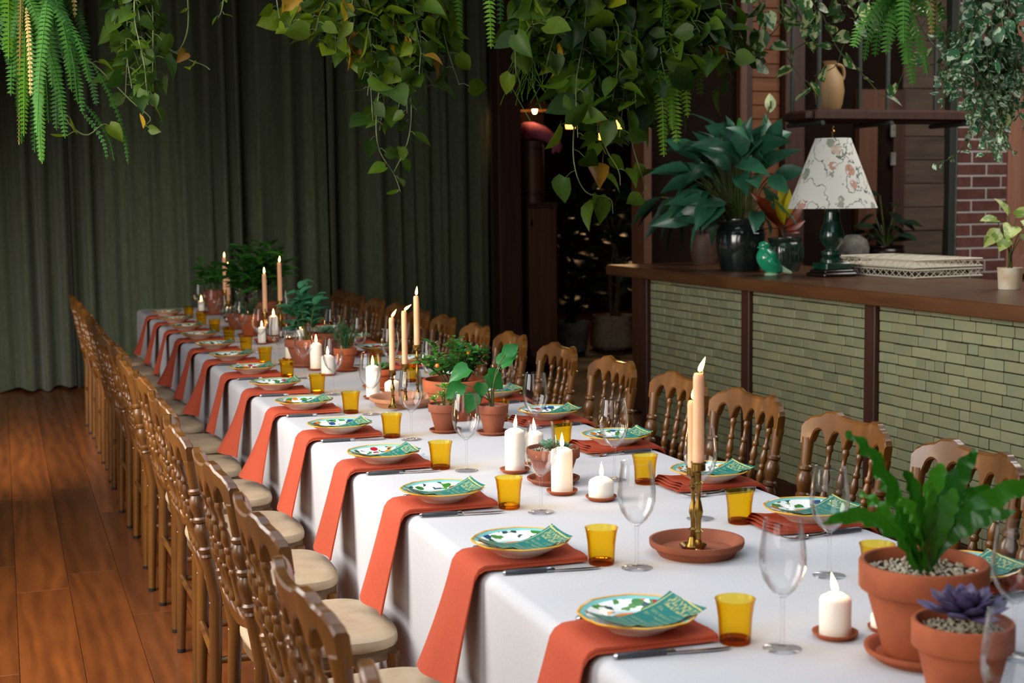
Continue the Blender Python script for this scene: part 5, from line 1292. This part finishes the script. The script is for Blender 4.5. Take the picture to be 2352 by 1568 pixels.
# fern at the right
t = hanger('hanging_fern', 'bright green sword fern hanging above the bar shelf', 2060, y=5.12, py=-80)
fronds(t, [(2060 + hq.uniform(-50, 60), -50, x, y) for x, y in ((2097, 196), (2130, 172), (2010, 130), (2040, 80), (2060, 60), (1985, 140), (2075, 100), (2160, 90), (2050, 100), (2110, 120), (1960, 110), (2020, 60), (2140, 60), (2120, 40), (1990, 60), (2085, 150), (2170, 50), (2035, 125))], 'fern_light', 24)
fronds(t, [(2150, -40, 2152, 60), (2130, -40, 2140, 80)], 'fern_dry', 12)
# small leaved variegated vine at the far right
t = hanger('hanging_vine', 'dense small leaved variegated vine trailing beside the brick pier', 2265, y=5.2, py=-80)
cluster(t, 2190, 2400, [(2150, 150), (2250, 190), (2400, 170)], 20, 'varieg_small', (24, 40), 20, wide=1.3)
E7 = [(2140, 200), (2180, 260), (2230, 330), (2290, 380), (2330, 300), (2380, 200)]
cluster(t, 2160, 2350, E7, 34, 'varieg_small', (15, 24), 13, dy=.16, top=60, lo=.5, wide=1.5)
vine(t, [(2260, 200), (2230, 310), (2190, 360), (2140, 378)], 'varieg_small', (14, 20), 14)
vine(t, [(2290, 230), (2310, 330), (2340, 350)], 'varieg_small', (13, 18), 18)
vine(t, [(2320, -40), (2310, 100), (2300, 200), (2325, 270)], 'varieg', (36, 52), 40)
vine(t, [(2230, 60), (2195, 180), (2160, 240)], 'varieg_small', (13, 19), 13)
cluster(t, 2230, 2380, [(2230, 300), (2290, 400), (2380, 280)], 18, 'varieg_small', (14, 21), 12, dy=.16, top=120, lo=.6, wide=1.5)

# ================================================================== BEYOND THE PASSAGE
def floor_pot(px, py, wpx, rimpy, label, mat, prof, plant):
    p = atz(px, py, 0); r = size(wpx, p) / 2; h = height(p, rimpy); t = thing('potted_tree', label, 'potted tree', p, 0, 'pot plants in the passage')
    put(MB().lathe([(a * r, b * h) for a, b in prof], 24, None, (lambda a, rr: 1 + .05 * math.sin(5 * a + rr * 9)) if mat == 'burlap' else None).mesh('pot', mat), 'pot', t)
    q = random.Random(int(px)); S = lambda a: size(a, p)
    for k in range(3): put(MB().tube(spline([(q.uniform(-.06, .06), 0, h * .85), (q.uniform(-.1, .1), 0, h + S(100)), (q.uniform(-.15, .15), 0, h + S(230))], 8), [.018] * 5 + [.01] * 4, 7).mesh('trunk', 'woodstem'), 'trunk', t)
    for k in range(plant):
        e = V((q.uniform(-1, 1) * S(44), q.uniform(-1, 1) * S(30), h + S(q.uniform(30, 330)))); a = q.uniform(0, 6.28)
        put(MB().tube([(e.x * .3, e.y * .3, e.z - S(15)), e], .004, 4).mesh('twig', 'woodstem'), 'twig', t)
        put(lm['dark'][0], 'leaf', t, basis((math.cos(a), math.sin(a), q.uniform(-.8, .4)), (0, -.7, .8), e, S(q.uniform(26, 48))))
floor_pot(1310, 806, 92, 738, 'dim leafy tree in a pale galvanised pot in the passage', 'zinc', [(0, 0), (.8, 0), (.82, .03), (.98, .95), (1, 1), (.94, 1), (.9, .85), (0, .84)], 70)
floor_pot(1410, 799, 108, 722, 'dim leafy tree in a burlap wrapped pot in the passage', 'burlap', [(0, 0), (.85, 0), (1, .1), (.98, .5), (.86, .85), (.88, 1), (.82, 1), (.78, .85), (0, .84)], 70)
# pendant lamp with warm bulb
p = aty(1228, 248, 12.34); t = thing('pendant_lamp', 'rattan pendant lamp with a glowing warm bulb over the pink plush', 'lamp', p); S = lambda a: size(a, p)
put(MB().lathe([(S(48), -S(4)), (S(40), S(6)), (S(18), S(18)), (S(6), S(24)), (S(6), S(22)), (S(17), S(16)), (S(39), S(4)), (S(47), -S(6))], 24).mesh('lamp_shade', 'rattan'), 'lamp_shade', t)
put(MB().lathe([(0, -S(14)), (S(4), -S(12)), (S(6), -S(4)), (S(4), S(6)), (S(3), S(12)), (0, S(13))], 12).mesh('bulb', 'bulb'), 'bulb', t)
put(MB().tube([(0, 0, S(12)), (0, 0, 4.2 - p.z)], .008, 6).mesh('cord', 'rubber'), 'cord', t)
l = bpy.data.lights.new('bulb_glow', 'POINT'); l.energy = 1.3; l.color = (1, .66, .36); l.shadow_soft_size = .12
o = bpy.data.objects.new('bulb_glow', l); col.objects.link(o); o.parent = t; o.location = (0, 0, -S(26))
for k, (a, b, w_, h_, yy) in enumerate(((1415, 290, 34, 30, 15.2), (1310, 285, 22, 20, 15.6), (1382, 300, 14, 40, 15.0))):
    p = aty(a, b, yy); S = lambda v: size(v, p); t = thing('hanging_lantern', ('broad', 'small', 'slim')[k] + ' warm glowing lantern behind the hanging leaves', 'lantern', p, 0, 'warm lanterns in the far room')
    put(MB().lathe([(0, -S(h_) * .5), (S(w_) * .45, -S(h_) * .5), (S(w_) * .5, -S(h_) * .2), (S(w_) * .45, S(h_) * .4), (0, S(h_) * .5)], 16).mesh('globe', 'bokeh'), 'globe', t)
    put(MB().tube([(0, 0, S(h_) * .45), (0, 0, 4.2 - p.z)], .006, 5).mesh('cord', 'rubber'), 'cord', t)
    l = bpy.data.lights.new('lantern_glow', 'POINT'); l.energy = (26, 10, 10)[k]; l.color = (1, .6, .28); l.shadow_soft_size = .1
    o = bpy.data.objects.new('lantern_glow', l); col.objects.link(o); o.parent = t; o.location = (0, -S(w_), 0)
